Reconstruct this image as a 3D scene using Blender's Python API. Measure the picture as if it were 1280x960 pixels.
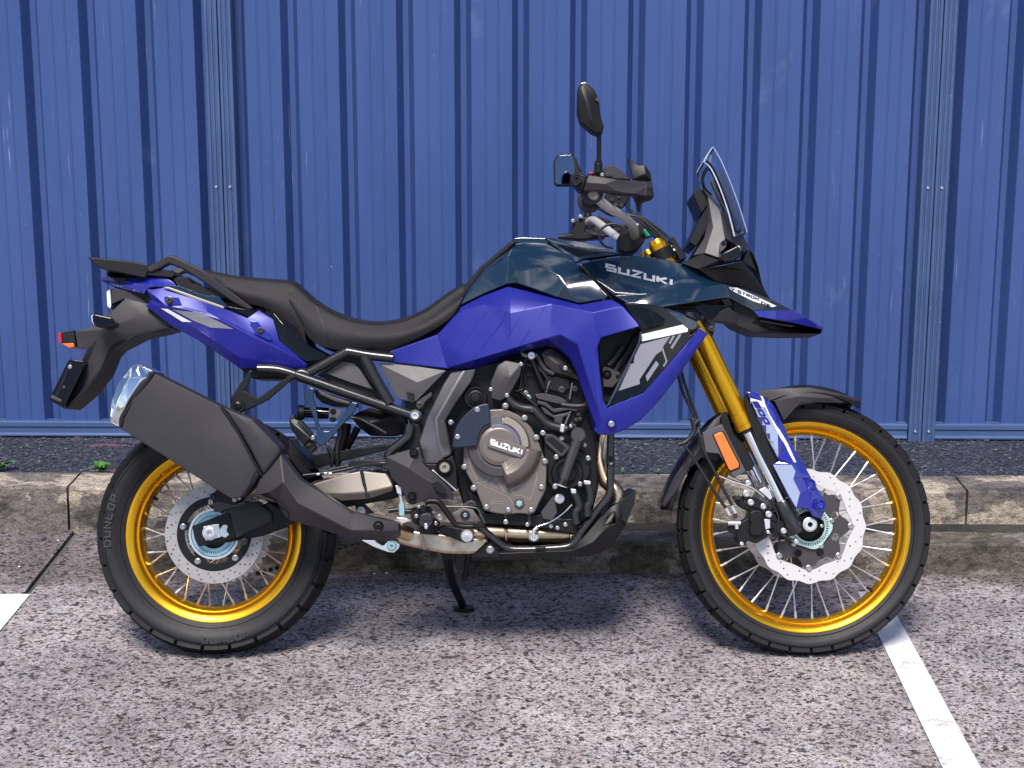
import bpy, bmesh, math, random
from mathutils import Vector, Matrix
from mathutils.geometry import delaunay_2d_cdt
from mathutils.bvhtree import BVHTree
random.seed(7)
R = math.radians
for o in list(bpy.data.objects): bpy.data.objects.remove(o)
sc = bpy.context.scene
COL = sc.collection
# ---------------------------------------------------------------- camera
FPX = 2205.0                      # focal length in pixels of the 1280 px wide photograph
PITCH = R(12.78)
CAM = Vector((0, -4.444, 1.745))
cd = bpy.data.cameras.new('camera'); cam = bpy.data.objects.new('camera', cd); COL.objects.link(cam)
cam.location = CAM; cam.rotation_euler = (math.pi/2 - PITCH, 0, 0)
cd.sensor_width = 36; cd.lens = 36*FPX/1280; cd.clip_end = 2000; cd.clip_start = .05
sc.camera = cam
# ---------------------------------------------------------------- sky, sun, exposure
SUN_EL, SUN_AZ = R(56), R(-9)    # azimuth measured from the camera's back (-y) towards -x
w = bpy.data.worlds.new('World'); sc.world = w; w.use_nodes = True
nt = w.node_tree; nt.nodes.clear()
wo = nt.nodes.new('ShaderNodeOutputWorld'); bg = nt.nodes.new('ShaderNodeBackground')
sky = nt.nodes.new('ShaderNodeTexSky'); sky.sky_type = 'NISHITA'; sky.sun_disc = False
sky.sun_elevation = SUN_EL; sky.sun_rotation = R(180) - SUN_AZ*-1
sky.air_density = .85; sky.dust_density = .15; sky.ozone_density = 3.0
tc = nt.nodes.new('ShaderNodeTexCoord')
mp = nt.nodes.new('ShaderNodeMapping'); mp.inputs['Scale'].default_value = (1, 1, 2.2)
nz = nt.nodes.new('ShaderNodeTexNoise'); nz.inputs['Scale'].default_value = 2.6; nz.inputs['Detail'].default_value = 9; nz.inputs['Roughness'].default_value = .58
rp = nt.nodes.new('ShaderNodeValToRGB'); rp.color_ramp.elements[0].position = .53; rp.color_ramp.elements[1].position = .64
mx = nt.nodes.new('ShaderNodeMix'); mx.data_type = 'RGBA'
mx.inputs['B'].default_value = (15.0, 14.6, 15.0, 1)
nt.links.new(tc.outputs['Generated'], mp.inputs['Vector']); nt.links.new(mp.outputs[0], nz.inputs['Vector'])
nt.links.new(nz.outputs['Fac'], rp.inputs[0]); nt.links.new(rp.outputs[0], mx.inputs['Factor'])
nt.links.new(sky.outputs[0], mx.inputs['A']); nt.links.new(mx.outputs['Result'], bg.inputs[0])
bg.inputs[1].default_value = .085; nt.links.new(bg.outputs[0], wo.inputs[0])
sd = bpy.data.lights.new('sun', 'SUN'); sun = bpy.data.objects.new('sun', sd); COL.objects.link(sun)
sd.energy = 3.9; sd.angle = R(19); sd.color = (1, .95, .88)
sdir = Vector((math.cos(SUN_EL)*math.sin(SUN_AZ), -math.cos(SUN_EL)*math.cos(SUN_AZ), math.sin(SUN_EL)))
sun.rotation_euler = sdir.to_track_quat('Z', 'Y').to_euler()
sc.view_settings.view_transform = 'Standard'; sc.view_settings.look = 'None'
sc.view_settings.exposure = 0.42; sc.view_settings.gamma = 1
# ---------------------------------------------------------------- photo pixel -> place
FWD = Vector((0, math.cos(PITCH), -math.sin(PITCH))); UPV = Vector((0, math.sin(PITCH), math.cos(PITCH))); RT = Vector((1, 0, 0))
def ray(px, py): return FWD + RT*((px-640)/FPX) + UPV*((480-py)/FPX)
def ground(px, py, z=0.0):
    d = ray(px, py); return CAM + d*((z-CAM.z)/d.z)
class Frame:
    """a leaning plane: X forward, U up, W sideways towards the right side of the motorcycle"""
    def __init__(s, o, x, u): s.O = Vector(o); s.X = x.normalized(); s.U = u.normalized(); s.W = s.X.cross(s.U).normalized()
    def P(s, px, py, w=0.0):
        d = ray(px, py); t = ((s.O + s.W*w - CAM).dot(s.W))/d.dot(s.W); return CAM + d*t
    def mpp(s, px, py, w=0.0): return (s.P(px, py, w)-CAM).dot(FWD)/FPX
    def mirror(s, p): return p - s.W*(2*(p-s.O).dot(s.W))
LEAN = R(15)
BK = Frame((0, 0, .002), Vector((1, 0, 0)), Vector((0, math.sin(LEAN), math.cos(LEAN))))
assert BK.W.y < 0
_q = Matrix.Rotation(R(2.2), 3, (BK.U*math.cos(R(26.5)) - BK.X*math.sin(R(26.5))))
ST = Frame(BK.P(826, 330, 0), _q @ BK.X, _q @ BK.U)
ZN = dict(A=(40,300,3.2), B=(100,540,3.2), C=(360,280,3.2), D=(360,430,4.267), E=(540,430,4.267), F=(400,570,3.048),
          G=(670,90,4.267), H=(680,280,3.368), I=(820,460,2.594), J=(820,460,5.333), K=(190,590,6.0), L=(840,580,4.923),
          M=(440,590,6.4), N=(620,420,6.857), O=(560,490,5.647), Q=(640,520,5.333), R=(700,180,6.0), S=(840,170,3.69),
          T=(570,280,4.0), V=(360,460,6.857), Y=(50,310,4.57), p=(0,0,1.0), X=(770,370,6.0), G8=(920,480,8.0))
def z(zone, pts):
    x0, y0, s = ZN[zone]; return [(x0+p[0]/s, y0+p[1]/s)+tuple(p[2:]) for p in pts]
def z1(zone, x, y): return z(zone, [(x, y)])[0]
# ---------------------------------------------------------------- materials
MATS = {}
class NT:
    def __init__(s, name):
        s.m = bpy.data.materials.new(name); s.m.use_nodes = True; s.t = s.m.node_tree
        s.b = s.t.nodes['Principled BSDF']; MATS[name] = s.m
    def n(s, t, **k):
        x = s.t.nodes.new(t)
        for a, b in k.items():
            if a in x.inputs: x.inputs[a].default_value = b
            else: setattr(x, a, b)
        return x
    def l(s, a, b): s.t.links.new(a, b)
    def co(s, kind='Object', scale=(1,1,1)):
        t = s.n('ShaderNodeTexCoord'); m = s.n('ShaderNodeMapping'); m.inputs['Scale'].default_value = scale
        s.l(t.outputs[kind], m.inputs[0]); return m.outputs[0]
    def noise(s, v, scale, detail=4, rough=.55):
        x = s.n('ShaderNodeTexNoise', Scale=scale, Detail=detail, Roughness=rough); s.l(v, x.inputs['Vector']); return x.outputs['Fac']
    def ramp(s, f, stops, interp='LINEAR'):
        r = s.n('ShaderNodeValToRGB'); r.color_ramp.interpolation = interp; e = r.color_ramp.elements
        while len(e) < len(stops): e.new(.5)
        for i, (p, c) in enumerate(stops):
            e[i].position = p; e[i].color = (c if len(c) == 4 else tuple(c)+(1,)) if isinstance(c, tuple) else (c, c, c, 1)
        s.l(f, r.inputs[0]); return r.outputs[0]
    def mix(s, f, a, b, mode='MIX'):
        x = s.n('ShaderNodeMix', data_type='RGBA', blend_type=mode)
        for key, v in (('Factor', f), ('A', a), ('B', b)):
            if isinstance(v, (int, float)): x.inputs[key].default_value = v if key == 'Factor' else (v, v, v, 1)
            elif isinstance(v, tuple): x.inputs[key].default_value = v if len(v) == 4 else v+(1,)
            else: s.l(v, x.inputs[key])
        return x.outputs['Result']
    def bump(s, h, strength=.3, dist=.01):
        b = s.n('ShaderNodeBump', Strength=strength, Distance=dist); s.l(h, b.inputs['Height']); s.l(b.outputs[0], s.b.inputs['Normal'])
def mat(name, col, rough=.5, metal=0, coat=0, grain=0, gs=400, var=.12, vs=6, coat_r=.04, emit=None, spec=None, rv=.07):
    m = NT(name); v = m.co()
    f = m.noise(v, vs, 5)
    c = m.mix(f, tuple(x*(1-var) for x in col), tuple(min(1, x*(1+var)) for x in col)); m.l(c, m.b.inputs['Base Color'])
    rr = m.n('ShaderNodeMapRange'); rr.inputs['To Min'].default_value = max(0, rough-rv*(rough > .12)); rr.inputs['To Max'].default_value = rough+rv*(rough > .12)
    m.l(m.noise(v, vs*5, 4), rr.inputs[0]); m.l(rr.outputs[0], m.b.inputs['Roughness'])
    m.b.inputs['Metallic'].default_value = metal
    m.b.inputs['Coat Weight'].default_value = coat; m.b.inputs['Coat Roughness'].default_value = coat_r
    if spec is not None: m.b.inputs['Specular IOR Level'].default_value = spec
    if grain: m.bump(m.noise(v, gs, 2), grain, .001)
    return m.m
BLACK = mat('black_plastic', (.0075,.007,.009), .4, grain=.25, gs=900, spec=.28)
DARK = mat('dark_plastic', (.027,.0235,.030), .46, grain=.3, gs=900, spec=.35)
GREYP = mat('grey_plastic', (.07,.063,.072), .46, grain=.3, gs=900)
GLOSSB = mat('gloss_black', (.003,.003,.004), .08, var=.05, spec=.42)
FRAME = mat('frame_black', (.012,.012,.014), .28, coat=.5, coat_r=.15)
BLUE = mat('matte_blue', (.009,.012,.235), .36, metal=.2, coat=.25, coat_r=.3, var=.05, vs=3)
TEAL = mat('gloss_navy', (.004,.017,.04), .12, coat=1, coat_r=.02, var=.05)
GOLD = mat('gold_anodised', (.78,.40,.018), .27, metal=.9, var=.03, rv=0, vs=2)
SILVER = mat('silver_metal', (.70,.69,.70), .33, metal=.8)
BOLTM = mat('bolt_steel', (.46,.45,.46), .36, metal=.85)
BARM = mat('bar_silver', (.62,.59,.56), .42, metal=.45)
DISC2 = mat('rear_disc_steel', (.40,.365,.37), .38, metal=.5, var=.06, vs=20)
DISC = mat('brake_steel', (.62,.59,.585), .4, metal=.3, var=.05, vs=20)
CHROME = mat('chrome', (.85,.86,.9), .06, metal=1, var=.02)
BRONZE = mat('engine_bronze', (.17,.142,.130), .42, metal=.55, grain=.12, gs=700)
BRONZL = mat('engine_bronze_light', (.34,.29,.25), .38, metal=.6)
ENGB = mat('engine_black', (.0085,.008,.0095), .38, metal=.2, grain=.2, gs=600, spec=.32)
ENGG = mat('engine_grey', (.055,.050,.054), .42, metal=.3, grain=.2, gs=600, spec=.4)
SPAR = mat('frame_spar', (.15,.14,.15), .36, metal=.75, var=.1)
SWING = mat('swingarm_metal', (.20,.175,.155), .4, metal=.6)
EXH = NT('exhaust_steel'); _v = EXH.co(); _f = EXH.noise(_v, 9, 5)
EXH.l(EXH.ramp(_f, [(.3, (.20,.10,.06)), (.45, (.50,.37,.24)), (.58, (.60,.48,.35)), (.72, (.24,.13,.09))]), EXH.b.inputs['Base Color'])
EXH.b.inputs['Metallic'].default_value = 1; EXH.b.inputs['Roughness'].default_value = .3; EXH = EXH.m
RUBBER = mat('tyre_rubber', (.0085,.008,.0098), .6, grain=.25, gs=500, spec=.25)
RUBBW = mat('tyre_sidewall', (.0145,.0135,.0165), .52, grain=.15, gs=300, vs=14, var=.35, spec=.3)
HOSE = mat('hose_rubber', (.012,.012,.015), .4)
SEAT = mat('seat_vinyl', (.0135,.0118,.0145), .5, grain=.6, gs=1400, spec=.3)
AMBER = mat('amber_lens', (.9,.16,.008), .2, coat=.6)
RED = mat('red_lens', (.45,.01,.015), .2, coat=.6)
LENS = mat('clear_lens', (.72,.74,.78), .15, coat=1)
WHITE = mat('white_decal', (.80,.79,.80), .35, var=.03)
GREYD = mat('grey_decal', (.21,.205,.25), .35, var=.05)
MIRR = mat('mirror_glass', (.22,.27,.36), .03, metal=1, var=.01)
CYAN = mat('zinc_ring', (.35,.55,.62), .35, metal=.6)
GREENM = mat('green_zinc', (.50,.66,.60), .35, metal=.5)
GREEN = mat('green_sticker', (.01,.35,.18), .4)
LETTER = mat('tyre_letter', (.034,.032,.037), .55)
PALEG = mat('pale_grey_decal', (.36,.37,.43), .3, var=.03)
PURPLE = mat('gloss_blue', (.013,.018,.26), .15, coat=1, coat_r=.03, var=.05)
PALEB = mat('pale_blue_decal', (.30,.36,.52), .25, coat=.6, var=.05)
g = NT('screen_glass'); g.b.inputs['Transmission Weight'].default_value = 1; g.b.inputs['Roughness'].default_value = .02; g.b.inputs['IOR'].default_value = 1.3
g.b.inputs['Base Color'].default_value = (.9,.93,.97,1); SCREEN = g.m
# ---------------------------------------------------------------- mesh helpers
def link(o, par): COL.objects.link(o); o.parent = par; return o
def mkobj(name, verts, faces, m, par=None, smooth=32, bevel=0, seg=2, recalc=True):
    me = bpy.data.meshes.new(name); me.from_pydata([tuple(v) for v in verts], [], faces)
    bm = bmesh.new(); bm.from_mesh(me)
    bmesh.ops.remove_doubles(bm, verts=bm.verts, dist=1e-6)
    if recalc: bmesh.ops.recalc_face_normals(bm, faces=bm.faces)
    if smooth:
        for f in bm.faces: f.smooth = True
    bm.to_mesh(me); bm.free()
    if smooth: me.set_sharp_from_angle(angle=R(smooth))
    if m: me.materials.append(m)
    o = bpy.data.objects.new(name, me); link(o, par)
    if bevel:
        b = o.modifiers.new('bevel', 'BEVEL'); b.width = bevel; b.segments = seg; b.limit_method = 'ANGLE'; b.angle_limit = R(24); b.harden_normals = True
    return o
def inside(x, y, poly):
    c = False; n = len(poly)
    for i in range(n):
        x1, y1 = poly[i][:2]; x2, y2 = poly[i-1][:2]
        if (y1 > y) != (y2 > y) and x < (x2-x1)*(y-y1)/(y2-y1)+x1: c = not c
    return c
def cdt(outline, creases=(), holes=()):
    V = []; Eg = []
    def add(l, close):
        b = len(V); V.extend(l)
        for i in range(len(l)-(0 if close else 1)): Eg.append((b+i, b+(i+1) % len(l)))
    add(list(outline), True)
    for h in holes: add(list(h), True)
    for c in creases: add(list(c), False)
    r = delaunay_2d_cdt([Vector(v[:2]) for v in V], Eg, [], 0, 1e-4, True)
    vo, fo, orig = r[0], r[2], r[3]
    out = []
    for i, v in enumerate(vo):
        if orig[i]: out.append(V[orig[i][0]] if len(V[orig[i][0]]) > 2 else (v.x, v.y))
        else:                                                     # crossing of two creases
            best = sorted(V, key=lambda q: (q[0]-v.x)**2+(q[1]-v.y)**2)[:2]
            out.append((v.x, v.y)+((sum(q[2] for q in best)/2,) if len(best[0]) > 2 else ()))
    F = []
    for f in fo:
        cx = sum(vo[i].x for i in f)/len(f); cy = sum(vo[i].y for i in f)/len(f)
        if inside(cx, cy, outline) and not any(inside(cx, cy, h) for h in holes): F.append(list(f))
    return out, F
def extr(V3, F, off):
    """front faces + back faces shifted by off + walls along the border"""
    n = len(V3); V = list(V3)+[v+off for v in V3]; faces = [list(f) for f in F]+[[i+n for i in reversed(f)] for f in F]
    cnt = {}
    for f in F:
        for i in range(len(f)):
            a, b = f[i], f[(i+1) % len(f)]; k = (min(a, b), max(a, b)); cnt.setdefault(k, []).append((a, b))
    for k, l in cnt.items():
        if len(l) == 1: a, b = l[0]; faces.append([b, a, a+n, b+n])
    return V, faces
def flip(o, name=None, fr=None):
    """the same part on the other side of the motorcycle"""
    fr = fr or BK; me = o.data.copy()
    for v in me.vertices: v.co = fr.mirror(v.co)
    me.flip_normals(); c = o.copy(); c.data = me; COL.objects.link(c); return c
def plate(name, pts, w, th, m, par, cr=(), holes=(), bev=.0018, seg=2, fr=None, mir=False, smooth=32):
    fr = fr or BK
    full = lambda l: [(q[0], q[1], q[2] if len(q) > 2 else w) for q in l]
    pts = full(pts); cr = [full(c) for c in cr]; holes = [full(h) for h in holes]
    if cr or holes or len({q[2] for q in pts}) > 1: v, F = cdt(pts, cr, holes)
    else: v, F = pts, [list(range(len(pts)))]
    V3 = [fr.P(*q) for q in v]
    V, faces = extr(V3, F, fr.W*-th)
    o = mkobj(name, V, faces, m, par, smooth, bev, seg)
    if mir: flip(o, fr=fr)
    return o
def crom(p, k=6):
    if len(p) < 3: return p
    q = [p[0]*2-p[1]]+list(p)+[p[-1]*2-p[-2]]; out = []
    for i in range(1, len(q)-2):
        a, b, c, d = q[i-1:i+3]
        for s in range(k):
            t = s/k; out.append(.5*((2*b)+(c-a)*t+(2*a-5*b+4*c-d)*t*t+(3*b-a-3*c+d)*t**3))
    return out+[p[-1]]
def sweep(name, P3, r, m, par, n=10, sm=True, k=6, fl=1.0):
    P3 = [Vector(p) for p in P3]
    rs = list(r) if isinstance(r, (list, tuple)) else [r]*len(P3)
    if sm and len(P3) > 2:
        ri = []
        for i in range(len(P3)-1): ri += [rs[i]+(rs[i+1]-rs[i])*s/k for s in range(k)]
        rs = ri+[rs[-1]]; P3 = crom(P3, k)
    V = []; F = []; nrm = None
    for i, p in enumerate(P3):
        t = (P3[min(i+1, len(P3)-1)]-P3[max(i-1, 0)]).normalized()
        if nrm is None: nrm = t.orthogonal().normalized()
        nrm = (nrm - t*nrm.dot(t)).normalized(); b = t.cross(nrm)
        for j in range(n):
            a = 2*math.pi*j/n; V.append(p+(nrm*math.cos(a)*fl+b*math.sin(a))*rs[i])
    for i in range(len(P3)-1):
        for j in range(n):
            F.append([i*n+j, i*n+(j+1) % n, (i+1)*n+(j+1) % n, (i+1)*n+j])
    F.append(list(range(n))[::-1]); F.append([(len(P3)-1)*n+j for j in range(n)])
    return mkobj(name, V, F, m, par, 40)
def tube(name, pts, r, m, par, w=0, fr=None, **k):
    """pts in photo pixels with a sideways offset each, r in pixels"""
    fr = fr or BK; P3 = [fr.P(q[0], q[1], q[2] if len(q) > 2 else w) for q in pts]
    mp_ = fr.mpp(pts[0][0], pts[0][1], w)
    rr = [x*mp_ for x in r] if isinstance(r, (list, tuple)) else r*mp_
    return sweep(name, P3, rr, m, par, **k)
def lathe(name, c, prof, m, par, n=40, fr=None, closed=False, smooth=32, hexn=0):
    """prof = [(w, radius in pixels)], turned about the sideways axis through pixel c (taken at the first w)"""
    fr = fr or BK; c3 = fr.P(c[0], c[1], prof[-1][0]); k = fr.mpp(c[0], c[1], prof[-1][0]); V = []; F = []
    base = c3 - fr.W*prof[-1][0]
    for (ww, r) in prof:
        for j in range(n):
            a = 2*math.pi*j/n; V.append(base+fr.W*ww+(fr.X*math.cos(a)+fr.U*math.sin(a))*max(r*k, 1e-5))
    L = len(prof)
    for i in range(L if closed else L-1):
        i2 = (i+1) % L
        for j in range(n): F.append([i*n+j, i*n+(j+1) % n, i2*n+(j+1) % n, i2*n+j])
    if not closed: F.append(list(range(n))[::-1]); F.append([(L-1)*n+j for j in range(n)])
    return mkobj(name, V, F, m, par, smooth)
BOLTS = {}
def bolt(c, w, r, par, m=None, fr=None, name='bolt'):
    """a flanged socket bolt, seen end on"""
    fr = fr or BK; m = m or BOLTM; key = m.name
    if key not in BOLTS:
        V = []; F = []; n = 12
        for (h, q) in ((-3.0, .8), (0, 1), (.25, 1), (.35, .8), (.75, .74), (.85, .62), (.85, .4), (.35, .36)):
            for j in range(n): V.append((q*math.cos(2*math.pi*j/n), q*math.sin(2*math.pi*j/n), h))
        for i in range(7):
            for j in range(n): F.append([i*n+j, i*n+(j+1) % n, (i+1)*n+(j+1) % n, (i+1)*n+j])
        F.append([7*n+j for j in range(n)])
        o = mkobj(name, V, F, m, None, 30); BOLTS[key] = o.data; bpy.data.objects.remove(o)
    o = bpy.data.objects.new(name, BOLTS[key]); link(o, par)
    k = fr.mpp(c[0], c[1], w)*r; mm = Matrix((fr.X*k, fr.U*k, fr.W*k)).transposed().to_4x4(); mm.translation = fr.P(c[0], c[1], w)
    o.matrix_basis = mm
    return o
def polar(c, r, a): return (c[0]+r*math.cos(a), c[1]-r*math.sin(a))
# ---- flat print laid on a surface
def decal(name, polys, targets, m, par, off=.0015, step=4.0):
    trees = []
    for t in targets:
        bm = bmesh.new(); bm.from_mesh(t.data); trees.append(BVHTree.FromBMesh(bm)); bm.free()
    V = []; F = []
    for poly in polys:
        pl = []
        for i, p in enumerate(poly):
            q = poly[(i+1) % len(poly)]; d = math.hypot(q[0]-p[0], q[1]-p[1]); k = max(1, int(d/step))
            pl += [(p[0]+(q[0]-p[0])*s/k, p[1]+(q[1]-p[1])*s/k) for s in range(k)]
        xs = [q[0] for q in pl]; ys = [q[1] for q in pl]; gr = []
        for ix in range(1, int((max(xs)-min(xs))/5)+1):
            for iy in range(1, int((max(ys)-min(ys))/5)+1):
                gx, gy = min(xs)+ix*5, min(ys)+iy*5
                if inside(gx, gy, pl): gr.append([(gx, gy)])
        v, f = cdt(pl, gr); hit = []
        for x, y in [q[:2] for q in v]:
            d = ray(x, y).normalized(); best = None
            for t in trees:
                h = t.ray_cast(CAM, d)
                if h[0] and (best is None or h[3] < best[3]): best = h
            if best is None: hit.append(None); continue
            nn = best[1]; nn = -nn if nn.dot(d) > 0 else nn; hit.append(best[0]+nn*off)
        good = [h for h in hit if h]
        if not good: continue
        hit = [h or good[0] for h in hit]; b = len(V); V += hit; F += [[b+i for i in t] for t in f]
    o = mkobj(name, V, F, m, par, 0, recalc=False)
    bm = bmesh.new(); bm.from_mesh(o.data)
    for f in bm.faces:
        if f.normal.dot(CAM-f.calc_center_median()) < 0: f.normal_flip()
    bm.to_mesh(o.data); bm.free()
    return o
GL = {'S': [[(1,1),(0,1),(0,.5),(1,.5),(1,0),(0,0)]],
      'U': [[(0,1),(0,0),(1,0),(1,1)]], 'Z': [[(0,1),(1,1),(0,0),(1,0)]],
      'K': [[(0,0),(0,1)],[(1,1),(.12,.5),(1,0)]], 'I': [[(.1,0),(.1,1)]], '8': [[(.1,.5),(0,.6),(0,.9),(.1,1),(.9,1),(1,.9),(1,.6),(.9,.5),(1,.4),(1,.1),(.9,0),(.1,0),(0,.1),(0,.4),(.1,.5),(.9,.5)]],
      '0': [[(.1,0),(0,.1),(0,.9),(.1,1),(.9,1),(1,.9),(1,.1),(.9,0),(.08,0)]], 'V': [[(0,1),(.5,0),(1,1)]], '-': [[(.1,.5),(.9,.5)]],
      'T': [[(0,1),(1,1)],[(.5,1),(.5,0)]], 'R': [[(0,0),(0,1),(.9,1),(1,.9),(1,.6),(.9,.5),(0,.5)],[(.5,.5),(1,0)]],
      'O': [[(.1,0),(0,.1),(0,.9),(.1,1),(.9,1),(1,.9),(1,.1),(.9,0),(.08,0)]], 'M': [[(0,0),(0,1),(.5,.4),(1,1),(1,0)]],
      'D': [[(0,0),(0,1),(.8,1),(1,.8),(1,.2),(.8,0),(-.05,0)]], 'E': [[(1,1),(0,1),(0,0),(1,0)],[(0,.5),(.8,.5)]],
      'N': [[(0,0),(0,1),(1,0),(1,1)]], 'L': [[(0,1),(0,0),(1,0)]], 'P': [[(0,0),(0,1),(.9,1),(1,.9),(1,.55),(.9,.45),(0,.45)]]}
def stroke(pl, tx, ty):
    """a thick polyline with mitred corners, as quads"""
    L = []; Rr = []; n = len(pl)
    for i in range(n):
        p = Vector(pl[i]); d1 = (p-Vector(pl[i-1])).normalized() if i else None; d2 = (Vector(pl[i+1])-p).normalized() if i < n-1 else None
        if d1 is None: nn = Vector((-d2.y, d2.x)); sc_ = 1
        elif d2 is None: nn = Vector((-d1.y, d1.x)); sc_ = 1
        else:
            n1 = Vector((-d1.y, d1.x)); nn = (n1+Vector((-d2.y, d2.x)))
            nn = nn.normalized() if nn.length > 1e-6 else n1; sc_ = 1/max(.45, nn.dot(n1))
        L.append((p.x+nn.x*sc_*tx, p.y+nn.y*sc_*ty)); Rr.append((p.x-nn.x*sc_*tx, p.y-nn.y*sc_*ty))
    return [[L[i], L[i+1], Rr[i+1], Rr[i]] for i in range(n-1)]
def text(s, o, xa, ya, cw=.62, gap=.2, t=.11):
    """letter quads in photo pixels; o = lower left, xa = vector over the whole word, ya = height vector"""
    ws = [(.3 if ch == 'I' else .45 if ch == '-' else 1)*cw for ch in s]; tot = sum(ws)+gap*(len(s)-1); x = 0; out = []
    for ch, cwid in zip(s, ws):
        for pl in GL[ch]:
            pl = [((.1+.8*q[0])*1.0 if ch != 'I' else .5, t+(1-2*t)*q[1]) for q in pl]
            pl = [(x+(q[0])*cwid, q[1]) for q in pl]
            for qd in stroke(pl, t*.95, t): out.append([(o[0]+xa[0]*q[0]/tot+ya[0]*q[1], o[1]+xa[1]*q[0]/tot+ya[1]*q[1]) for q in qd])
        x += cwid+gap
    return out
def lines(pls, wd):
    out = []
    for pl in pls: out += stroke(pl, wd/2, wd/2)
    return out
# ================================================================ the setting
from mathutils import noise as MN
YAW = R(-.8)
def struct(o): o['kind'] = 'structure'; return o
def empty(name, label, cat, loc=(0,0,0), rz=0):
    o = bpy.data.objects.new(name, None); o.location = loc; o.rotation_euler = (0, 0, rz); o.empty_display_size = .2; COL.objects.link(o)
    o['label'] = label; o['category'] = cat; return o
# --- concrete of the parking bay: exposed aggregate
def agg(name, light, dark, stain):
    m = NT(name); v0 = m.co()
    # coordinates shaken by noise so that no stone keeps straight sides
    dn = m.n('ShaderNodeTexNoise', Scale=130.0, Detail=3.0); m.l(v0, dn.inputs['Vector'])
    ad = m.n('ShaderNodeVectorMath', operation='MULTIPLY_ADD'); m.l(dn.outputs['Color'], ad.inputs[0]); ad.inputs[1].default_value = (.011, .011, .011); m.l(v0, ad.inputs[2]); v = ad.outputs[0]
    big = m.noise(v0, .9, 6, .6); mid = m.noise(v0, 5, 6, .65); fine = m.noise(v0, 210, 3, .6)
    def stones(sc_, stops, ch):
        vo = m.n('ShaderNodeTexVoronoi', Scale=sc_, Randomness=1.0); m.l(v, vo.inputs['Vector'])
        hs = m.n('ShaderNodeSeparateColor'); m.l(vo.outputs['Color'], hs.inputs[0]); return m.ramp(hs.outputs[ch], stops, 'CONSTANT'), hs.outputs[ch]
    s1, h1 = stones(95.0, [(0, (.16,.14,.15)), (.07, (.34,.30,.30)), (.13, (.62,.48,.38)), (.17, (.80,.78,.78)), (.45, (1,1,1)), (.85, (1.0,.97,.94))], 0)
    s2, h2 = stones(170.0, [(0, (.22,.20,.21)), (.10, (.50,.47,.47)), (.20, (.86,.84,.84)), (.5, (1,1,1))], 1)
    s3, h3 = stones(300.0, [(0, (.40,.38,.38)), (.15, (.85,.83,.83)), (.45, (1,1,1))], 2)
    c = m.mix(1.0, m.mix(1.0, m.mix(1.0, light, s1, 'MULTIPLY'), s2, 'MULTIPLY'), s3, 'MULTIPLY')
    c = m.mix(m.ramp(mid, [(.36, .8), (.6, 0.0)]), c, m.mix(1.0, c, dark, 'MULTIPLY'))
    c = m.mix(m.ramp(big, [(.42, 0.9), (.62, 0.0)]), c, m.mix(1.0, c, stain, 'MULTIPLY'))
    m.l(c, m.b.inputs['Base Color']); m.b.inputs['Roughness'].default_value = .85
    h = m.n('ShaderNodeMath', operation='ADD'); m.l(fine, h.inputs[0]); m.l(h2, h.inputs[1]); m.bump(h.outputs[0], .7, .004)
    return m
A1 = agg('aggregate_concrete', (.60,.565,.58), (.64,.61,.62), (.66,.63,.66))
# dirt that gathers along the foot of the kerb
_sx = A1.n('ShaderNodeSeparateXYZ'); A1.l(A1.co(), _sx.inputs[0])
_n = A1.n('ShaderNodeMath', operation='MULTIPLY_ADD'); A1.l(A1.noise(A1.co('Object', (1, 3, 1)), 2.2, 6, .65), _n.inputs[0]); _n.inputs[1].default_value = .8; A1.l(_sx.outputs[1], _n.inputs[2])
_f = A1.ramp(_n.outputs[0], [(.86, 0.0), (1.0, .75)])
_c = A1.b.inputs['Base Color'].links[0].from_socket
A1.l(A1.mix(_f, _c, A1.mix(1.0, _c, (.34,.29,.28), 'MULTIPLY')), A1.b.inputs['Base Color'])
CONC = A1.m
m = NT('ground_beyond'); v = m.co(); m.l(m.ramp(m.noise(v, 3, 8), [(.3, (.05,.05,.052)), (.7, (.12,.115,.115))]), m.b.inputs['Base Color']); m.b.inputs['Roughness'].default_value = .9; GRD = m.m
m = NT('joint_filler'); v = m.co(); m.l(m.ramp(m.noise(v, 30, 5), [(.4, (.008,.008,.009)), (.7, (.03,.028,.026))]), m.b.inputs['Base Color']); m.b.inputs['Roughness'].default_value = .9; JNT = m.m
m = NT('line_paint'); v = m.co(); a = m.noise(v, 14, 8, .7); b = m.noise(v, 120, 4, .7)
c = m.ramp(a, [(.3, (.56,.56,.60)), (.6, (.80,.80,.82))]); s_ = m.n('ShaderNodeMath', operation='MULTIPLY'); m.l(a, s_.inputs[0]); m.l(b, s_.inputs[1])
c = m.mix(m.ramp(s_.outputs[0], [(.14, .9), (.19, 0.0)]), c, (.34,.31,.31)); m.l(c, m.b.inputs['Base Color']); m.b.inputs['Roughness'].default_value = .7; m.bump(b, .5, .003); PAINT = m.m
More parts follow.
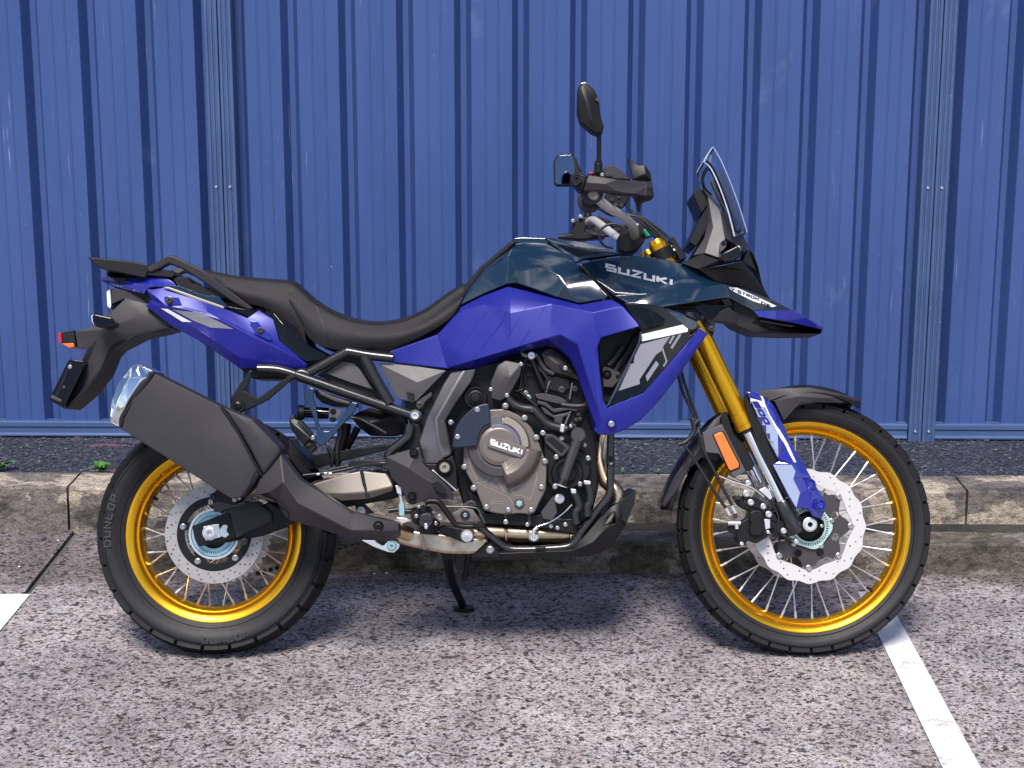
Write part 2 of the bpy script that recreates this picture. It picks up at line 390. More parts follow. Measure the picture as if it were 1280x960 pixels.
def kerbmat(name, pale, mid, dk, seed):
    m = NT(name); v = m.co('Object', (1, 1.6, 1.6)); t = m.n('ShaderNodeMapping'); t.inputs['Location'].default_value = (seed, seed*.7, 0); m.l(v, t.inputs[0]); v = t.outputs[0]
    a = m.noise(v, 3.2, 7, .66); b = m.noise(v, 26, 6, .7); f = m.noise(v, 160, 4, .7)
    c = m.ramp(a, [(.40, dk), (.455, mid), (.51, mid), (.535, pale)])
    c = m.mix(m.ramp(b, [(.38, .85), (.55, 0.0)]), c, m.mix(1.0, c, (.42,.38,.36), 'MULTIPLY'))
    c = m.mix(m.ramp(f, [(.40, .9), (.52, 0.0)]), c, m.mix(1.0, c, (.38,.35,.34), 'MULTIPLY'))
    c = m.mix(m.ramp(m.noise(v, 75, 3, .6), [(.60, 0.0), (.66, .5)]), c, m.mix(1.0, c, (1.6,1.55,1.5), 'MULTIPLY'))
    m.l(c, m.b.inputs['Base Color']); m.b.inputs['Roughness'].default_value = .88
    h = m.n('ShaderNodeMath', operation='ADD'); m.l(b, h.inputs[0]); m.l(f, h.inputs[1]); m.bump(h.outputs[0], .7, .006); return m.m
KERB = kerbmat('kerb_concrete', (.54,.47,.385), (.23,.20,.185), (.085,.074,.072), 0)
STOP = kerbmat('old_kerb_concrete', (.30,.27,.235), (.15,.125,.10), (.06,.05,.042), 4.3)
m = NT('asphalt_chip'); v = m.co(); vo = m.n('ShaderNodeTexVoronoi', Scale=110.0); m.l(v, vo.inputs['Vector']); hs = m.n('ShaderNodeSeparateColor'); m.l(vo.outputs['Color'], hs.inputs[0])
c = m.ramp(hs.outputs[0], [(0, (.018,.02,.03)), (.4, (.03,.034,.05)), (.75, (.055,.06,.085)), (.93, (.10,.10,.13))], 'CONSTANT')
pk = m.noise(m.co('Object', (1.2, 4, 1)), 3, 6, .7)
sx = m.n('ShaderNodeSeparateXYZ'); m.l(m.co(), sx.inputs[0])
r1 = m.ramp(sx.outputs[0], [(0, 0.0), (1, 0.0)]); 
mr = m.n('ShaderNodeMapRange'); mr.inputs['From Min'].default_value = -1.95; mr.inputs['From Max'].default_value = -1.05; m.l(sx.outputs[0], mr.inputs[0])
win = m.ramp(mr.outputs[0], [(0, 0.0), (.35, 1.0), (.65, 1.0), (1, 0.0)])
pm = m.n('ShaderNodeMath', operation='MULTIPLY'); m.l(win, pm.inputs[0]); m.l(m.ramp(pk, [(.56, 0.0), (.64, .7)]), pm.inputs[1])
c = m.mix(pm.outputs[0], c, (.32,.10,.15)); m.l(c, m.b.inputs['Base Color']); m.b.inputs['Roughness'].default_value = .6; m.bump(hs.outputs[0], 1.0, .008); ASPH = m.m
m = NT('chip_stone'); oi = m.n('ShaderNodeNewGeometry'); c = m.ramp(oi.outputs['Random Per Island'], [(0, (.02,.022,.032)), (.5, (.05,.055,.075)), (.93, (.09,.093,.12)), (1, (.18,.18,.2))]); m.l(c, m.b.inputs['Base Color']); m.b.inputs['Roughness'].default_value = .55; CHIP = m.m
# fence steel: baked blue paint with chalking, scratches and chips
m = NT('fence_steel'); v = m.co()
a = m.noise(m.co('Object', (3, 3, .6)), 2.0, 6, .6)
c = m.ramp(a, [(.3, (.040,.080,.245)), (.7, (.054,.100,.295))])
st = m.noise(m.co('Object', (260, 60, 2.2)), 1.0, 3, .6); dn = m.noise(v, 2.2, 4, .6)
sm_ = m.n('ShaderNodeMath', operation='MULTIPLY'); m.l(m.ramp(st, [(.70, 0.0), (.72, 1.0)]), sm_.inputs[0]); m.l(m.ramp(dn, [(.48, 0.0), (.60, 1.0)]), sm_.inputs[1])
c = m.mix(sm_.outputs[0], c, (.55,.58,.66))
ch = m.noise(v, 70, 2, .5); c = m.mix(m.ramp(ch, [(.79, 0.0), (.805, .9)]), c, (.55,.58,.66))
sm2 = m.noise(m.co('Object', (1, 1, .7)), 5.5, 4, .6); c = m.mix(m.ramp(sm2, [(.66, 0.0), (.80, .16)]), c, (.4,.46,.6))
m.l(c, m.b.inputs['Base Color']); m.b.inputs['Roughness'].default_value = .42; m.b.inputs['Metallic'].default_value = .12; m.bump(m.noise(m.co('Object', (4, 4, 1)), 3, 3), .05, .02)
FENCE = m.m
m = NT('post_steel'); v = m.co(); c = m.ramp(m.noise(v, 4, 6), [(.3, (.060,.105,.245)), (.7, (.085,.14,.30))]); ch = m.noise(v, 80, 2, .5)
c = m.mix(m.ramp(ch, [(.76, 0.0), (.78, .9)]), c, (.5,.54,.6)); m.l(c, m.b.inputs['Base Color']); m.b.inputs['Roughness'].default_value = .36; m.b.inputs['Metallic'].default_value = .2; POST = m.m
LEAF = mat('weed_leaf', (.06,.20,.025), .5, var=.4, vs=40)

def sheet(name, pts, zt, m_, th=0.0):
    V = [Vector((p[0], p[1], zt)) for p in pts]
    if th: V2, F = extr(V, [list(range(len(V)))], Vector((0, 0, -th)))
    else: V2, F = V, [list(range(len(V)))]
    return mkobj(name, V2, F, m_, None, 0)
struct(sheet('ground', [(-300,-300),(300,-300),(300,300),(-300,300)], -.014, GRD))
# joint between the two slabs
j0, j1 = ground(92, 668), ground(35, 740); jd = (j1-j0).normalized(); jA = j0-jd*.2; jB = j0+jd*14; gp = .011
D_STEP = ground(640, 716).y
D_UP = ground(100, 668).y + (ground(100,668).x)*math.tan(-YAW)*-1
slabL = struct(sheet('parking_slab', [(-9, jA.y), (jA.x-gp, jA.y), (jB.x-gp, jB.y), (-16, jB.y)], 0, CONC, .01))
slabR = struct(sheet('parking_slab', [(jA.x+gp, jA.y), (9, jA.y), (16, jB.y), (jB.x+gp, jB.y)], 0, CONC, .01))
slabL['label'] = 'concrete slab left of the dark joint, under the short white line end'; slabR['label'] = 'concrete slab under the motorcycle'
def quadline(a0, a1, b0, b1, ext): # near end run on towards the viewer
    a0, a1, b0, b1 = map(Vector, (a0, a1, b0, b1)); a2 = a1+(a1-a0).normalized()*ext; b2 = b1+(b1-b0).normalized()*ext; return [a0, b0, b2, a2]
e0, e1 = ground(38, 744), ground(0, 790)
pl = quadline(e0-Vector((.13, 0, 0)), e1-Vector((.13, 0, 0)), e0, e1, 5)
struct(sheet('painted_line', pl, .004, PAINT))
a0, a1 = ground(1098.8, 797), ground(1177.5, 960); b0, b1 = ground(1122.6, 773.4), ground(1225, 960)
far = ground(1075, 741).y
A0 = a0+(a0-a1)*((far-a0.y)/(a0.y-a1.y)); B0 = b0+(b0-b1)*((far-b0.y)/(b0.y-b1.y))
struct(sheet('painted_line', quadline(A0, a1, B0, b1, 5), .004, PAINT))
# --- kerbs: a rough profile swept along the fence line
def kerb(name, prof, s0, s1, m_, par=None, amp=.004, seed=0.0, step=.02):
    n = max(2, int((s1-s0)/step)); V = []; F = []; L = len(prof)
    for i in range(n+1):
        s = s0+(s1-s0)*i/n
        for (d, zz_) in prof:
            q = Vector((s*7, d*9+seed, zz_*11)); k = MN.noise(q)*amp+MN.noise(q*4)*amp*.5
            V.append(Vector((s+(0 if 0 < i < n else 0), d+k, max(0 if zz_ == 0 else .002, zz_+k*.8) if zz_ > 0 else zz_)))
    for i in range(n):
        for j in range(L-1): F.append([i*L+j, i*L+j+1, (i+1)*L+j+1, (i+1)*L+j])
    F.append(list(range(L))); F.append([n*L+j for j in range(L)][::-1])
    o = mkobj(name, V, F, m_, par, 26); o.rotation_euler = (0, 0, YAW) if par is None else (0, 0, 0); return o
def prof(d0, dep, h, r=.007):
    P_ = [(d0, -.01), (d0, .0), (d0+.002, h*.33), (d0+.004, h*.66), (d0+.006, h-r), (d0+.010, h-r*.35), (d0+.006+r, h)]
    for k in range(1, 6): P_.append((d0+.006+r+(dep-.006-2*r)*k/5, h))
    return P_+[(d0+dep, h-r), (d0+dep, -.01)]
H1 = CAM.z - (D_STEP-CAM.y)*math.tan(PITCH+math.atan((678-480)/FPX))
W1 = ground(640, 662, H1).y-D_STEP
H2 = CAM.z - (D_UP-CAM.y)*math.tan(PITCH+math.atan((612-480)/FPX))
W2 = ground(100, 592, H2).y-D_UP
print('kerb', D_STEP, H1, W1, D_UP, H2, W2)
s_start = ground(150, 716).x
ks = struct(mkobj('low_kerb', [], [], None)); ks.rotation_euler = (0, 0, YAW); ks['label'] = 'low weathered concrete kerb behind the motorcycle'
x = s_start
for L_ in (2.95, 2.4, 2.4):
    kerb('kerb_block', prof(D_STEP, W1, H1), x, x+L_-.008, STOP, ks, .003, 1.0+x); x += L_
ku = struct(mkobj('kerb', [], [], None)); ku.rotation_euler = (0, 0, YAW); ku['label'] = 'upper stained concrete kerb below the fence'
xs = [-5.4, -3.3, ground(100, 640).x*1.0, ground(1178, 640).x, ground(1178, 640).x+2.6, 6.5]
for i in range(5): kerb('kerb_block', prof(D_UP, W2, H2), xs[i]+.004, xs[i+1]-.004, KERB, ku, .003, i*3.1)
ZG = CAM.z-(D_UP-CAM.y)*math.tan(PITCH+math.atan((653-480)/FPX)); print('gutter', ZG)
GUT = kerbmat('gutter_dirt', (.07,.06,.055), (.045,.04,.038), (.025,.022,.021), 2.0)
gf = struct(mkobj('gutter', [(s_start+.02, D_STEP+W1-.01, ZG), (7, D_STEP+W1-.01, ZG), (7, D_UP+.012, ZG), (s_start+.02, D_UP+.012, ZG), (s_start+.02, D_STEP+W1-.01, -.01), (s_start+.02, D_UP+.012, -.01)], [[0, 1, 2, 3], [0, 3, 5, 4]], GUT, None, 0)); gf.rotation_euler = (0, 0, YAW)
# --- chip seal verge
ZV = H2-.006
D_F = ground(640, 547, ZV).y
vg = struct(mkobj('verge', [(-7, D_UP+W2-.01, ZV-.004), (7, D_UP+W2-.01, ZV-.004), (7, 60, ZV-.004), (-7, 60, ZV-.004)], [[0, 1, 2, 3]], ASPH)); vg.rotation_euler = (0, 0, YAW)
V = []; F = []
for i in range(9000):
    s = random.uniform(-2.6, 2.6); d = random.uniform(D_UP+W2+.004, D_F+.22); r = random.uniform(.0025, .0075); b = len(V)
    for (ax, ay, az) in ((1,0,0),(0,1,0),(-1,0,0),(0,-1,0),(0,0,1),(0,0,-.6)):
        V.append((s+ax*r*random.uniform(.6,1.3), d+ay*r*random.uniform(.6,1.3), ZV-.003+r*.3+az*r*random.uniform(.4,.9)))
    F += [[b, b+1, b+4], [b+1, b+2, b+4], [b+2, b+3, b+4], [b+3, b, b+4], [b+1, b, b+5], [b+2, b+1, b+5], [b+3, b+2, b+5], [b, b+3, b+5]]
st = mkobj('gravel', V, F, CHIP, None, 0, recalc=False); st.rotation_euler = (0, 0, YAW); st['kind'] = 'stuff'; st['label'] = 'dark stone chips of the strip under the fence'; st['category'] = 'gravel'
# --- fence
fence = empty('steel_fence', 'blue corrugated steel fence with double posts and a bottom rail', 'fence', (0, 0, 0), YAW)
def fs(px, py, d=None):
    d_ = ray(px, py); dd = D_F if d is None else d
    t = (dd*math.cos(YAW)-CAM.y)/d_.y; p = CAM+d_*t; return p.x/math.cos(YAW)
def fz(py): return CAM.z-(D_F-CAM.y)*math.tan(PITCH+math.atan((py-480)/FPX))
Z_R0, Z_R1, Z_TOP = fz(547), fz(528), 2.25
print('fence', D_F, Z_R0, Z_R1)
PIT = (fs(1069, 240)-fs(357, 240))/10
def panel(s0, s1, ribs, par):
    """one roll-formed sheet: pans standing forward, narrow troughs set back"""
    tw, fw, dp = .0105, .020, .050           # half floor of trough, flank, depth
    pts = [(s0, 0.0)]
    for rb in sorted(q for q in ribs if s0-.03 < q < s1+.03):
        if rb-tw-fw > s0+.001 and rb+tw+fw < s1-.001: pts += [(rb-tw-fw, 0), (rb-tw, dp), (rb+tw, dp), (rb+tw+fw, 0)]
        elif rb-tw-fw <= s0+.001: pts[0] = (s0, dp); pts += [(max(rb+tw, s0+.001), dp), (rb+tw+fw, 0)]
        else: pts += [(rb-tw-fw, 0), (min(rb-tw, s1-.002), dp)]
    pts.append((s1, pts[-1][1])); out = []
    for i in range(len(pts)-1):
        (a, da), (b, db) = pts[i], pts[i+1]; out.append((a, da))
        if da == db == 0 and b-a > .08:
            for t in (.34, .66):
                c = a+(b-a)*t; out += [(c-.0035, 0), (c-.0012, -.0022), (c+.0012, -.0022), (c+.0035, 0)]
    out.append(pts[-1]); n = len(out); ZS = [Z_R0+.03, .7, 1.2, 1.7, Z_TOP]; V = []; F = []
    for zz_ in ZS:
        for k, (s, d) in enumerate(out):
            V.append((s, D_F+.012+d+MN.noise(Vector((s*3, zz_*2, 5)))*.0025, zz_))
    for r_ in range(len(ZS)-1):
        for k in range(n-1): F.append([r_*n+k, r_*n+k+1, (r_+1)*n+k+1, (r_+1)*n+k])
    o = mkobj('sheet', V, F, FENCE, par, 0, recalc=False)
    md = o.modifiers.new('thickness', 'SOLIDIFY'); md.thickness = .0012; md.offset = 1
    return o
S_P1, S_P2 = fs(271, 240), fs(1156, 240); PW = .047
ribm = [fs(357, 240)+PIT*k for k in range(11)]
cuts = [S_P1+PW-.012, ribm[3]+.006, ribm[7]+.006, S_P2-PW+.012]
for a, b in zip(cuts[:-1], cuts[1:]): panel(a, b, [r_ for r_ in ribm if a-.03 < r_ < b+.03]+[S_P1+PW+.012, S_P2-PW-.012], fence)
ribl = [fs(37, 240)+PIT*k for k in range(-9, 3)]
S_P0 = S_P1-2.46; S_P3 = S_P2+2.46
cuts = [S_P0+PW-.012, S_P0+.9, ribl[7]+.006, S_P1-PW+.012]
for a, b in zip(cuts[:-1], cuts[1:]): panel(a, b, [r_ for r_ in ribl if a-.03 < r_ < b+.03]+[S_P1-PW-.012], fence)
ribr = [fs(1249, 240)+PIT*k for k in range(0, 12)]
cuts = [S_P2+PW-.012, ribr[3]+.006, ribr[7]+.006, S_P3-PW+.012]
for a, b in zip(cuts[:-1], cuts[1:]): panel(a, b, [r_ for r_ in ribr if a-.03 < r_ < b+.03]+[S_P2+PW+.012], fence)
def prism(name, pl, z0, z1_, m_, par, bev=.001):
    V = [Vector((p[0], p[1], z1_)) for p in pl]; V2, F = extr(V, [list(range(len(V)))], Vector((0, 0, z0-z1_))); return mkobj(name, V2, F, m_, par, 30, bev, 1)
def screw(s, d, zz_, par, r=.0055):
    V = []; F = []; n = 10
    for (h, q) in ((0, 1), (-.002, 1), (-.0045, .7), (-.005, 0.01)):
        for j in range(n): V.append((s+r*q*math.cos(2*math.pi*j/n), d+h, zz_+r*q*math.sin(2*math.pi*j/n)))
    for i in range(3):
        for j in range(n): F.append([i*n+j, i*n+(j+1) % n, (i+1)*n+(j+1) % n, (i+1)*n+j])
    return mkobj('screw', V, F, SILVER, par, 40)
for sp in (S_P0, S_P1, S_P2, S_P3):
    for sg in (-1, 1):
        # roll-formed channel with two shallow flutes in its face
        a, b = (.0015, PW) if sg > 0 else (-PW, -.0015); d0 = D_F-.022
        wd = b-a; pf = [(a, d0+.10), (a, d0+.002), (a+.002, d0), (a+wd*.22, d0), (a+wd*.28, d0+.005), (a+wd*.36, d0+.005), (a+wd*.42, d0), (a+wd*.58, d0), (a+wd*.64, d0+.005), (a+wd*.72, d0+.005), (a+wd*.78, d0), (b-.002, d0), (b, d0+.002), (b, d0+.10)]
        p_ = prism('post', [(sp+q[0], q[1]) for q in pf], ZV-.05, Z_TOP+.03, POST, fence)
        for zz_ in ((Z_R0+Z_R1)/2+.005, 1.05): screw(sp+(a+b)/2, d0, zz_, p_)
for (a, b) in ((S_P0, S_P1), (S_P1, S_P2), (S_P2, S_P3)):
    h = Z_R1-Z_R0; d0 = D_F-.012
    pf = [(d0+.05, Z_R0), (d0+.004, Z_R0), (d0, Z_R0+.003), (d0, Z_R0+h*.16), (d0+.007, Z_R0+h*.22), (d0+.007, Z_R0+h*.60), (d0+.002, Z_R0+h*.66), (d0+.002, Z_R1-.002), (d0+.005, Z_R1), (d0+.05, Z_R1)]
    V = [Vector((a+PW+.002, q[0], q[1])) for q in pf]; V2, F = extr(V, [list(range(len(V)))], Vector((b-a-2*PW-.004, 0, 0)))
    mkobj('bottom_rail', V2, F, POST, fence, 30, .001, 1)
# --- weeds at the back of the kerb
def weed(px, py, n, h, label):
    c = ground(px, py, H2); root = empty('weed', label, 'weed', (c.x, c.y+.004, H2-.003))
    for i in range(n):
        a = random.uniform(0, 6.28); l = h*random.uniform(.5, 1.1); wd = l*random.uniform(.16, .28); V = []; F = []; L_ = 5; up = random.uniform(.25, .9)
        for k in range(L_+1):
            t = k/L_; rad = l*t*(1.15-up*.5); zz_ = l*up*math.sin(t*2.2)*.9; ww = wd*math.sin(math.pi*min(1, t*.93+.07))
            for s in (-1, 1): V.append((math.cos(a)*rad-math.sin(a)*ww*s, math.sin(a)*rad*.8+math.cos(a)*ww*s, zz_+.003+abs(s)*.0))
        for k in range(L_): F.append([2*k, 2*k+1, 2*k+3, 2*k+2])
        mkobj('leaf', V, F, LEAF, root, 60, recalc=False)
    return root
weed(4, 585, 12, .055, 'small green weed behind the kerb, left of the dark concrete joint')
weed(126, 590, 16, .055, 'green weed growing behind the kerb beside the rear tyre')
for px in (778, 800, 822): weed(px, 590, 5, .016, 'tiny green seedling behind the kerb, between exhaust pipe and front fender')
for o in bpy.data.objects:
    if o.name.startswith('weed') and o.parent is None and 'seedling' in o['label']: o['group'] = 'tiny seedlings behind the kerb'
# crumbs of stone and litter lying on the bay
def crumb(px, py, r, label, mt, zz_=0.0):
    c = ground(px, py, zz_); V = []; bm = bmesh.new(); bmesh.ops.create_icosphere(bm, subdivisions=1, radius=r)
    for v_ in bm.verts: v_.co = Vector((v_.co.x*random.uniform(.7,1.4), v_.co.y*random.uniform(.7,1.3), (v_.co.z+r*.6)*random.uniform(.4,.7)))
    me = bpy.data.meshes.new('pebble'); bm.to_mesh(me); bm.free(); me.materials.append(mt); o = bpy.data.objects.new('pebble', me); COL.objects.link(o)
    mz = min(v_.co.z for v_ in me.vertices); o.location = (c.x, c.y, zz_-mz-.0005)
    o['label'] = label; o['category'] = 'pebble'; o['group'] = 'loose pebbles on the concrete'; return o
for (px, py) in ((24,709),(73,676),(468,718),(483,717)): crumb(px, py, .0045, 'small pale pebble lying on the concrete by the kerb', WHITE)
# ================================================================ the motorcycle
bike = empty('motorcycle', 'blue and black adventure motorcycle with gold spoked wheels leaning on its side stand', 'motorcycle')
# ---------------------------------------------------------------- wheels
def ring3(fr, c3, r, a): return c3+(fr.X*math.cos(a)+fr.U*math.sin(a))*r
def revolve(name, fr, c3, prof_, m_, par, n=96, closed=True, smooth=40):
    """prof_ = [(w, r)] in metres"""
    V = []; F = []; L = len(prof_)
    for j in range(n):
        a = 2*math.pi*j/n; d = fr.X*math.cos(a)+fr.U*math.sin(a)
        for (w_, r_) in prof_: V.append(c3+fr.W*w_+d*r_)
    for j in range(n):
        j2 = (j+1) % n
        for i in range(L if closed else L-1):
            i2 = (i+1) % L; F.append([j*L+i, j*L+i2, j2*L+i2, j2*L+i])
    return mkobj(name, V, F, m_, par, smooth)
def spin(o, fr, c3, ang):
    c = o.copy(); COL.objects.link(c)
    c.matrix_basis = Matrix.Translation(c3) @ Matrix.Rotation(ang, 4, fr.W) @ Matrix.Translation(-c3); return c
def ringplate(name, fr, c3, outer, inner, holes, w_, th, m_, par, bev=0):
    v, F = cdt(outer, (), [inner]+holes); V = [c3+fr.X*q[0]+fr.U*q[1]+fr.W*w_ for q in v]
    V2, F2 = extr(V, F, fr.W*-th); return mkobj(name, V2, F2, m_, par, 30, bev, 1)
def circ(r, n, cx=0, cy=0, ph=0, wave=0, k=0): return [(cx+(r+wave*math.cos(k*(ph+2*math.pi*i/n)))*math.cos(ph+2*math.pi*i/n), cy+(r+wave*math.cos(k*(ph+2*math.pi*i/n)))*math.sin(ph+2*math.pi*i/n)) for i in range(n)]
def wheel(name, fr, c3, RT_, RR, RI, TW, hubr, hubw, nsp, label, blk):
    hub = revolve(name, fr, c3, [(-hubw,.012),(-hubw,hubr*.75),(-hubw*.94,hubr),(-hubw*.72,hubr),(-hubw*.6,hubr*.62),(hubw*.6,hubr*.62),(hubw*.72,hubr),(hubw*.94,hubr),(hubw,hubr*.75),(hubw,.012)], ENGB, bike, 48)
    hub['label'] = label
    h = TW/2; rc = RT_-.012                       # carcass under the tread
    sec = [(-.62*h, RR-.012), (-.70*h, RR+.004), (-.88*h, RR+(rc-RR)*.30), (-1.0*h, RR+(rc-RR)*.58), (-.97*h, RR+(rc-RR)*.72), (-.80*h, rc-.018*TW/.09), (-.5*h, rc-.007*TW/.09), (0, rc),
           (.5*h, rc-.007*TW/.09), (.80*h, rc-.018*TW/.09), (.97*h, RR+(rc-RR)*.72), (1.0*h, RR+(rc-RR)*.58), (.88*h, RR+(rc-RR)*.30), (.70*h, RR+.004), (.62*h, RR-.012), (0, RR-.02)]
    tyre = revolve('tyre', fr, c3, sec, RUBBW, hub, 128)
    for rr in (RR+(rc-RR)*.16, RR+(rc-RR)*.66):   # moulded rings on the sidewall
        for sg in (1, -1):
            ww = sg*h*(.78 if rr < RR+(rc-RR)*.3 else 1.0); revolve('moulded_ring', fr, c3, [(ww-.002*sg, rr-.0015), (ww+.0016*sg, rr), (ww-.002*sg, rr+.0015)], RUBBW, hub, 96)
    # tread: blocks with slanted gaps, one mesh
    V = []; F = []
    def prow(w_):                                  # outer radius of the tread surface at sideways position w_
        t = abs(w_)/h; kk = TW/.09; P_ = [(0, rc), (.5, rc-.007*kk), (.8, rc-.018*kk), (.97, RR+(rc-RR)*.76), (1.2, RR+(rc-RR)*.5)]
        for (t0_, r0_), (t1_, r1_) in zip(P_[:-1], P_[1:]):
            if t <= t1_: return r0_+(r1_-r0_)*(t-t0_)/(t1_-t0_)+.0115
    def block(a0, a1, w0, w1, sk):
        b = len(V); ns = 3
        for lev in (0, 1):
            for ia in range(ns):
                for iw in range(3):
                    ww = w0+(w1-w0)*(0, .6, 1)[iw]; aa = a0+(a1-a0)*ia/(ns-1)+sk*(ww/h); rr = prow(ww)-(0.0 if lev else .016)
                    V.append(c3+fr.W*(ww*(1.0 if lev else .93))+(fr.X*math.cos(aa)+fr.U*math.sin(aa))*rr)
        g_ = lambda l, i, j: b+l*ns*3+i*3+j
        for i in range(ns-1):
            for j in range(2): F.append([g_(1,i,j), g_(1,i,j+1), g_(1,i+1,j+1), g_(1,i+1,j)])
        per = [(0,0),(0,1),(0,2),(1,2),(2,2),(2,1),(2,0),(1,0)]
        for k in range(8):
            p_, q_ = per[k], per[(k+1) % 8]; F.append([g_(0,*p_), g_(0,*q_), g_(1,*q_), g_(1,*p_)])
    da = 2*math.pi/blk
    for i in range(blk):
        a = i*da
        for sg in (1, -1):
            block(a+.04*da+(da/2 if sg < 0 else 0), a+.93*da+(da/2 if sg < 0 else 0), sg*h*.44, sg*h*.98, .18*da*sg)
            block(a+.18*da+(da/2 if sg < 0 else 0), a+1.02*da+(da/2 if sg < 0 else 0), sg*h*.05, sg*h*.40, .25*da*sg)
    tr = mkobj('tread', V, F, RUBBER, hub, 30, .0014, 1)
    hw = h*.66                                     # rim: two flanges, a drop centre
    rim = revolve('rim', fr, c3, [(hw, RR), (hw+.0025, RR-.0015), (hw+.002, RR-.005), (hw-.004, RR-.5*(RR-RI)), (hw-.011, RI+.009), (hw-.016, RI+.0075), (hw-.017, RI+.004), (hw-.012, RI+.002), (hw-.015, RI-.001), (hw*.25, RI-.006), (-hw*.25, RI-.006), (-hw+.015, RI-.001), (-hw+.012, RI+.002), (-hw+.017, RI+.004), (-hw+.016, RI+.0075), (-hw+.011, RI+.009), (-hw+.004, RR-.5*(RR-RI)), (-hw-.002, RR-.005), (-hw-.0025, RR-.0015), (-hw, RR), (-hw*.8, RR-.004), (-hw*.3, RI+.004), (hw*.3, RI+.004), (hw*.8, RR-.004)], GOLD, hub, 128)
    # spokes: four directions of lacing
    st_ = 2*math.pi/(nsp/4)
    for q in range(4):
        side = 1 if q < 2 else -1; lead = 1 if q % 2 else -1
        a_r = (q+.5)*st_/4; a_h = a_r+lead*R(46)
        p0 = c3+fr.W*(side*hubw*.82)+(fr.X*math.cos(a_h)+fr.U*math.sin(a_h))*hubr*.9
        p1 = c3+fr.W*(side*.006)+(fr.X*math.cos(a_r)+fr.U*math.sin(a_r))*(RI-.001)
        d_ = (p0-p1).normalized()
        sp = sweep('spoke', [p0, p1+d_*.022, p1+d_*.0215, p1], [.0020, .0020, .0034, .0034], SILVER, hub, 6, sm=False)
        nip = None
        for k in range(1, nsp//4): spin(sp, fr, c3, k*st_)
    return hub
CR = BK.P(271, 667.3, 0); CF = ST.P(1004.5, 658.5, 0)
kR = BK.mpp(271, 667, 0); kF = ST.mpp(1004, 658, 0)
RW = wheel('rear_wheel', BK, CR, 150.6*kR, 109.5*kR*.995, 92.5*kR, .150, .055, .075, 36, 'wide rear wheel with gold rim and single brake disc', 26)
FW = wheel('front_wheel', ST, CF, 160.6*kF, 132.6*kF*.99, 117.0*kF, .094, .042, .062, 36, 'tall front wheel with gold rim and scalloped brake disc', 36)
print('wheel radii', 150.6*kR, 160.6*kF)
# valve stems
tube('valve', [z1('B', 290, 262)+(.01,), z1('B', 312, 270)+(.01,)], 2.2, BLACK, RW, n=8)
tube('valve', [z1('I', 683, 710)+(.01,), z1('I', 700, 722)+(.01,)], 2.0, BLACK, FW, n=8)
# tyre lettering
def arc_text(s, fr, c3, w_, r0, hgt, a_mid, span, m_, par, flipv=1):
    ws = [(.3 if c == 'I' else 1) for c in s]; tot = sum(ws)+.35*(len(s)-1); V = []; F = []; x_ = 0
    for c, cw in zip(s, ws):
        for pl in GL[c]:
            for qd in stroke([(x_+(.1+.8*q[0])*cw, .1+.8*q[1]) for q in pl], .11, .09):
                b = len(V)
                for q in qd:
                    a = a_mid-(q[0]/tot-.5)*span*flipv; r_ = r0+q[1]*hgt*flipv; V.append(c3+fr.W*w_+(fr.X*math.cos(a)+fr.U*math.sin(a))*r_)
                F.append([b, b+1, b+2, b+3])
        x_ += cw+.35
    return mkobj('tyre_lettering', V, F, m_, par, 0)
rr0 = 109.5*kR; rt0 = 150.6*kR-.012
arc_text('DUNLOP', BK, CR, .0768, rr0+(rt0-rr0)*.42, (rt0-rr0)*.26, R(172), R(29), LETTER, RW)
arc_text('DUNLOP', BK, CR, .0768, rr0+(rt0-rr0)*.66, (rt0-rr0)*.22, R(278), R(26), LETTER, RW, -1)
# ---------------------------------------------------------------- brake discs
def drill(r0, r1, n, per, twist, hr):
    out = []
    for i in range(n):
        for k in range(per):
            t = k/(per-1); r_ = r0+(r1-r0)*t; a = 2*math.pi*i/n+twist*t; out.append(circ(hr, 7, r_*math.cos(a), r_*math.sin(a)))
    return out
def disc_c(zone, x, y, w_, fr): 
    p = fr.P(*z1(zone, x, y), w_); return p-fr.W*w_
kd = kR*.985
cRd = disc_c('K', 467, 465, .082, BK)
ringplate('brake_disc', BK, cRd, circ(61.5*kd, 96), circ(46.5*kd, 72), drill(49.8*kd, 58.6*kd, 22, 3, R(9), 1.25*kd), .084, .005, DISC2, RW, .0005)
ringplate('disc_carrier', BK, cRd, circ(46.4*kd, 72), circ(37*kd, 60), [], .083, .005, ENGB, RW)
ringplate('silver_ring', BK, cRd, circ(31.5*kd, 60), circ(28.5*kd, 60), [], .088, .008, SILVER, RW)
ringplate('abs_ring', BK, cRd, circ(27.5*kd, 60), circ(18*kd, 40), [[(r_*kd*math.cos(a+s), r_*kd*math.sin(a+s)) for (r_, s) in ((21.5,-.022),(24.6,-.022),(24.6,.022),(21.5,.022))] for a in [2*math.pi*i/56 for i in range(56)]], .089, .003, CYAN, RW)
for k in range(5):
    a = R(77+72*k-0); c_ = polar((z1('K', 467, 465)), 40, R(167+72*k)); bolt(c_, .085, 4.0, RW)
    a = R(167+72*k); V = []
    plate('carrier_arm', [polar(z1('K', 467, 465), r_, a+s) for (r_, s) in ((41,.16),(41,-.16),(26,-.30),(26,-.1))], .0815, .005, ENGB, RW)
cFd = disc_c('L', 842, 383, .072, ST); kf = kF*.985
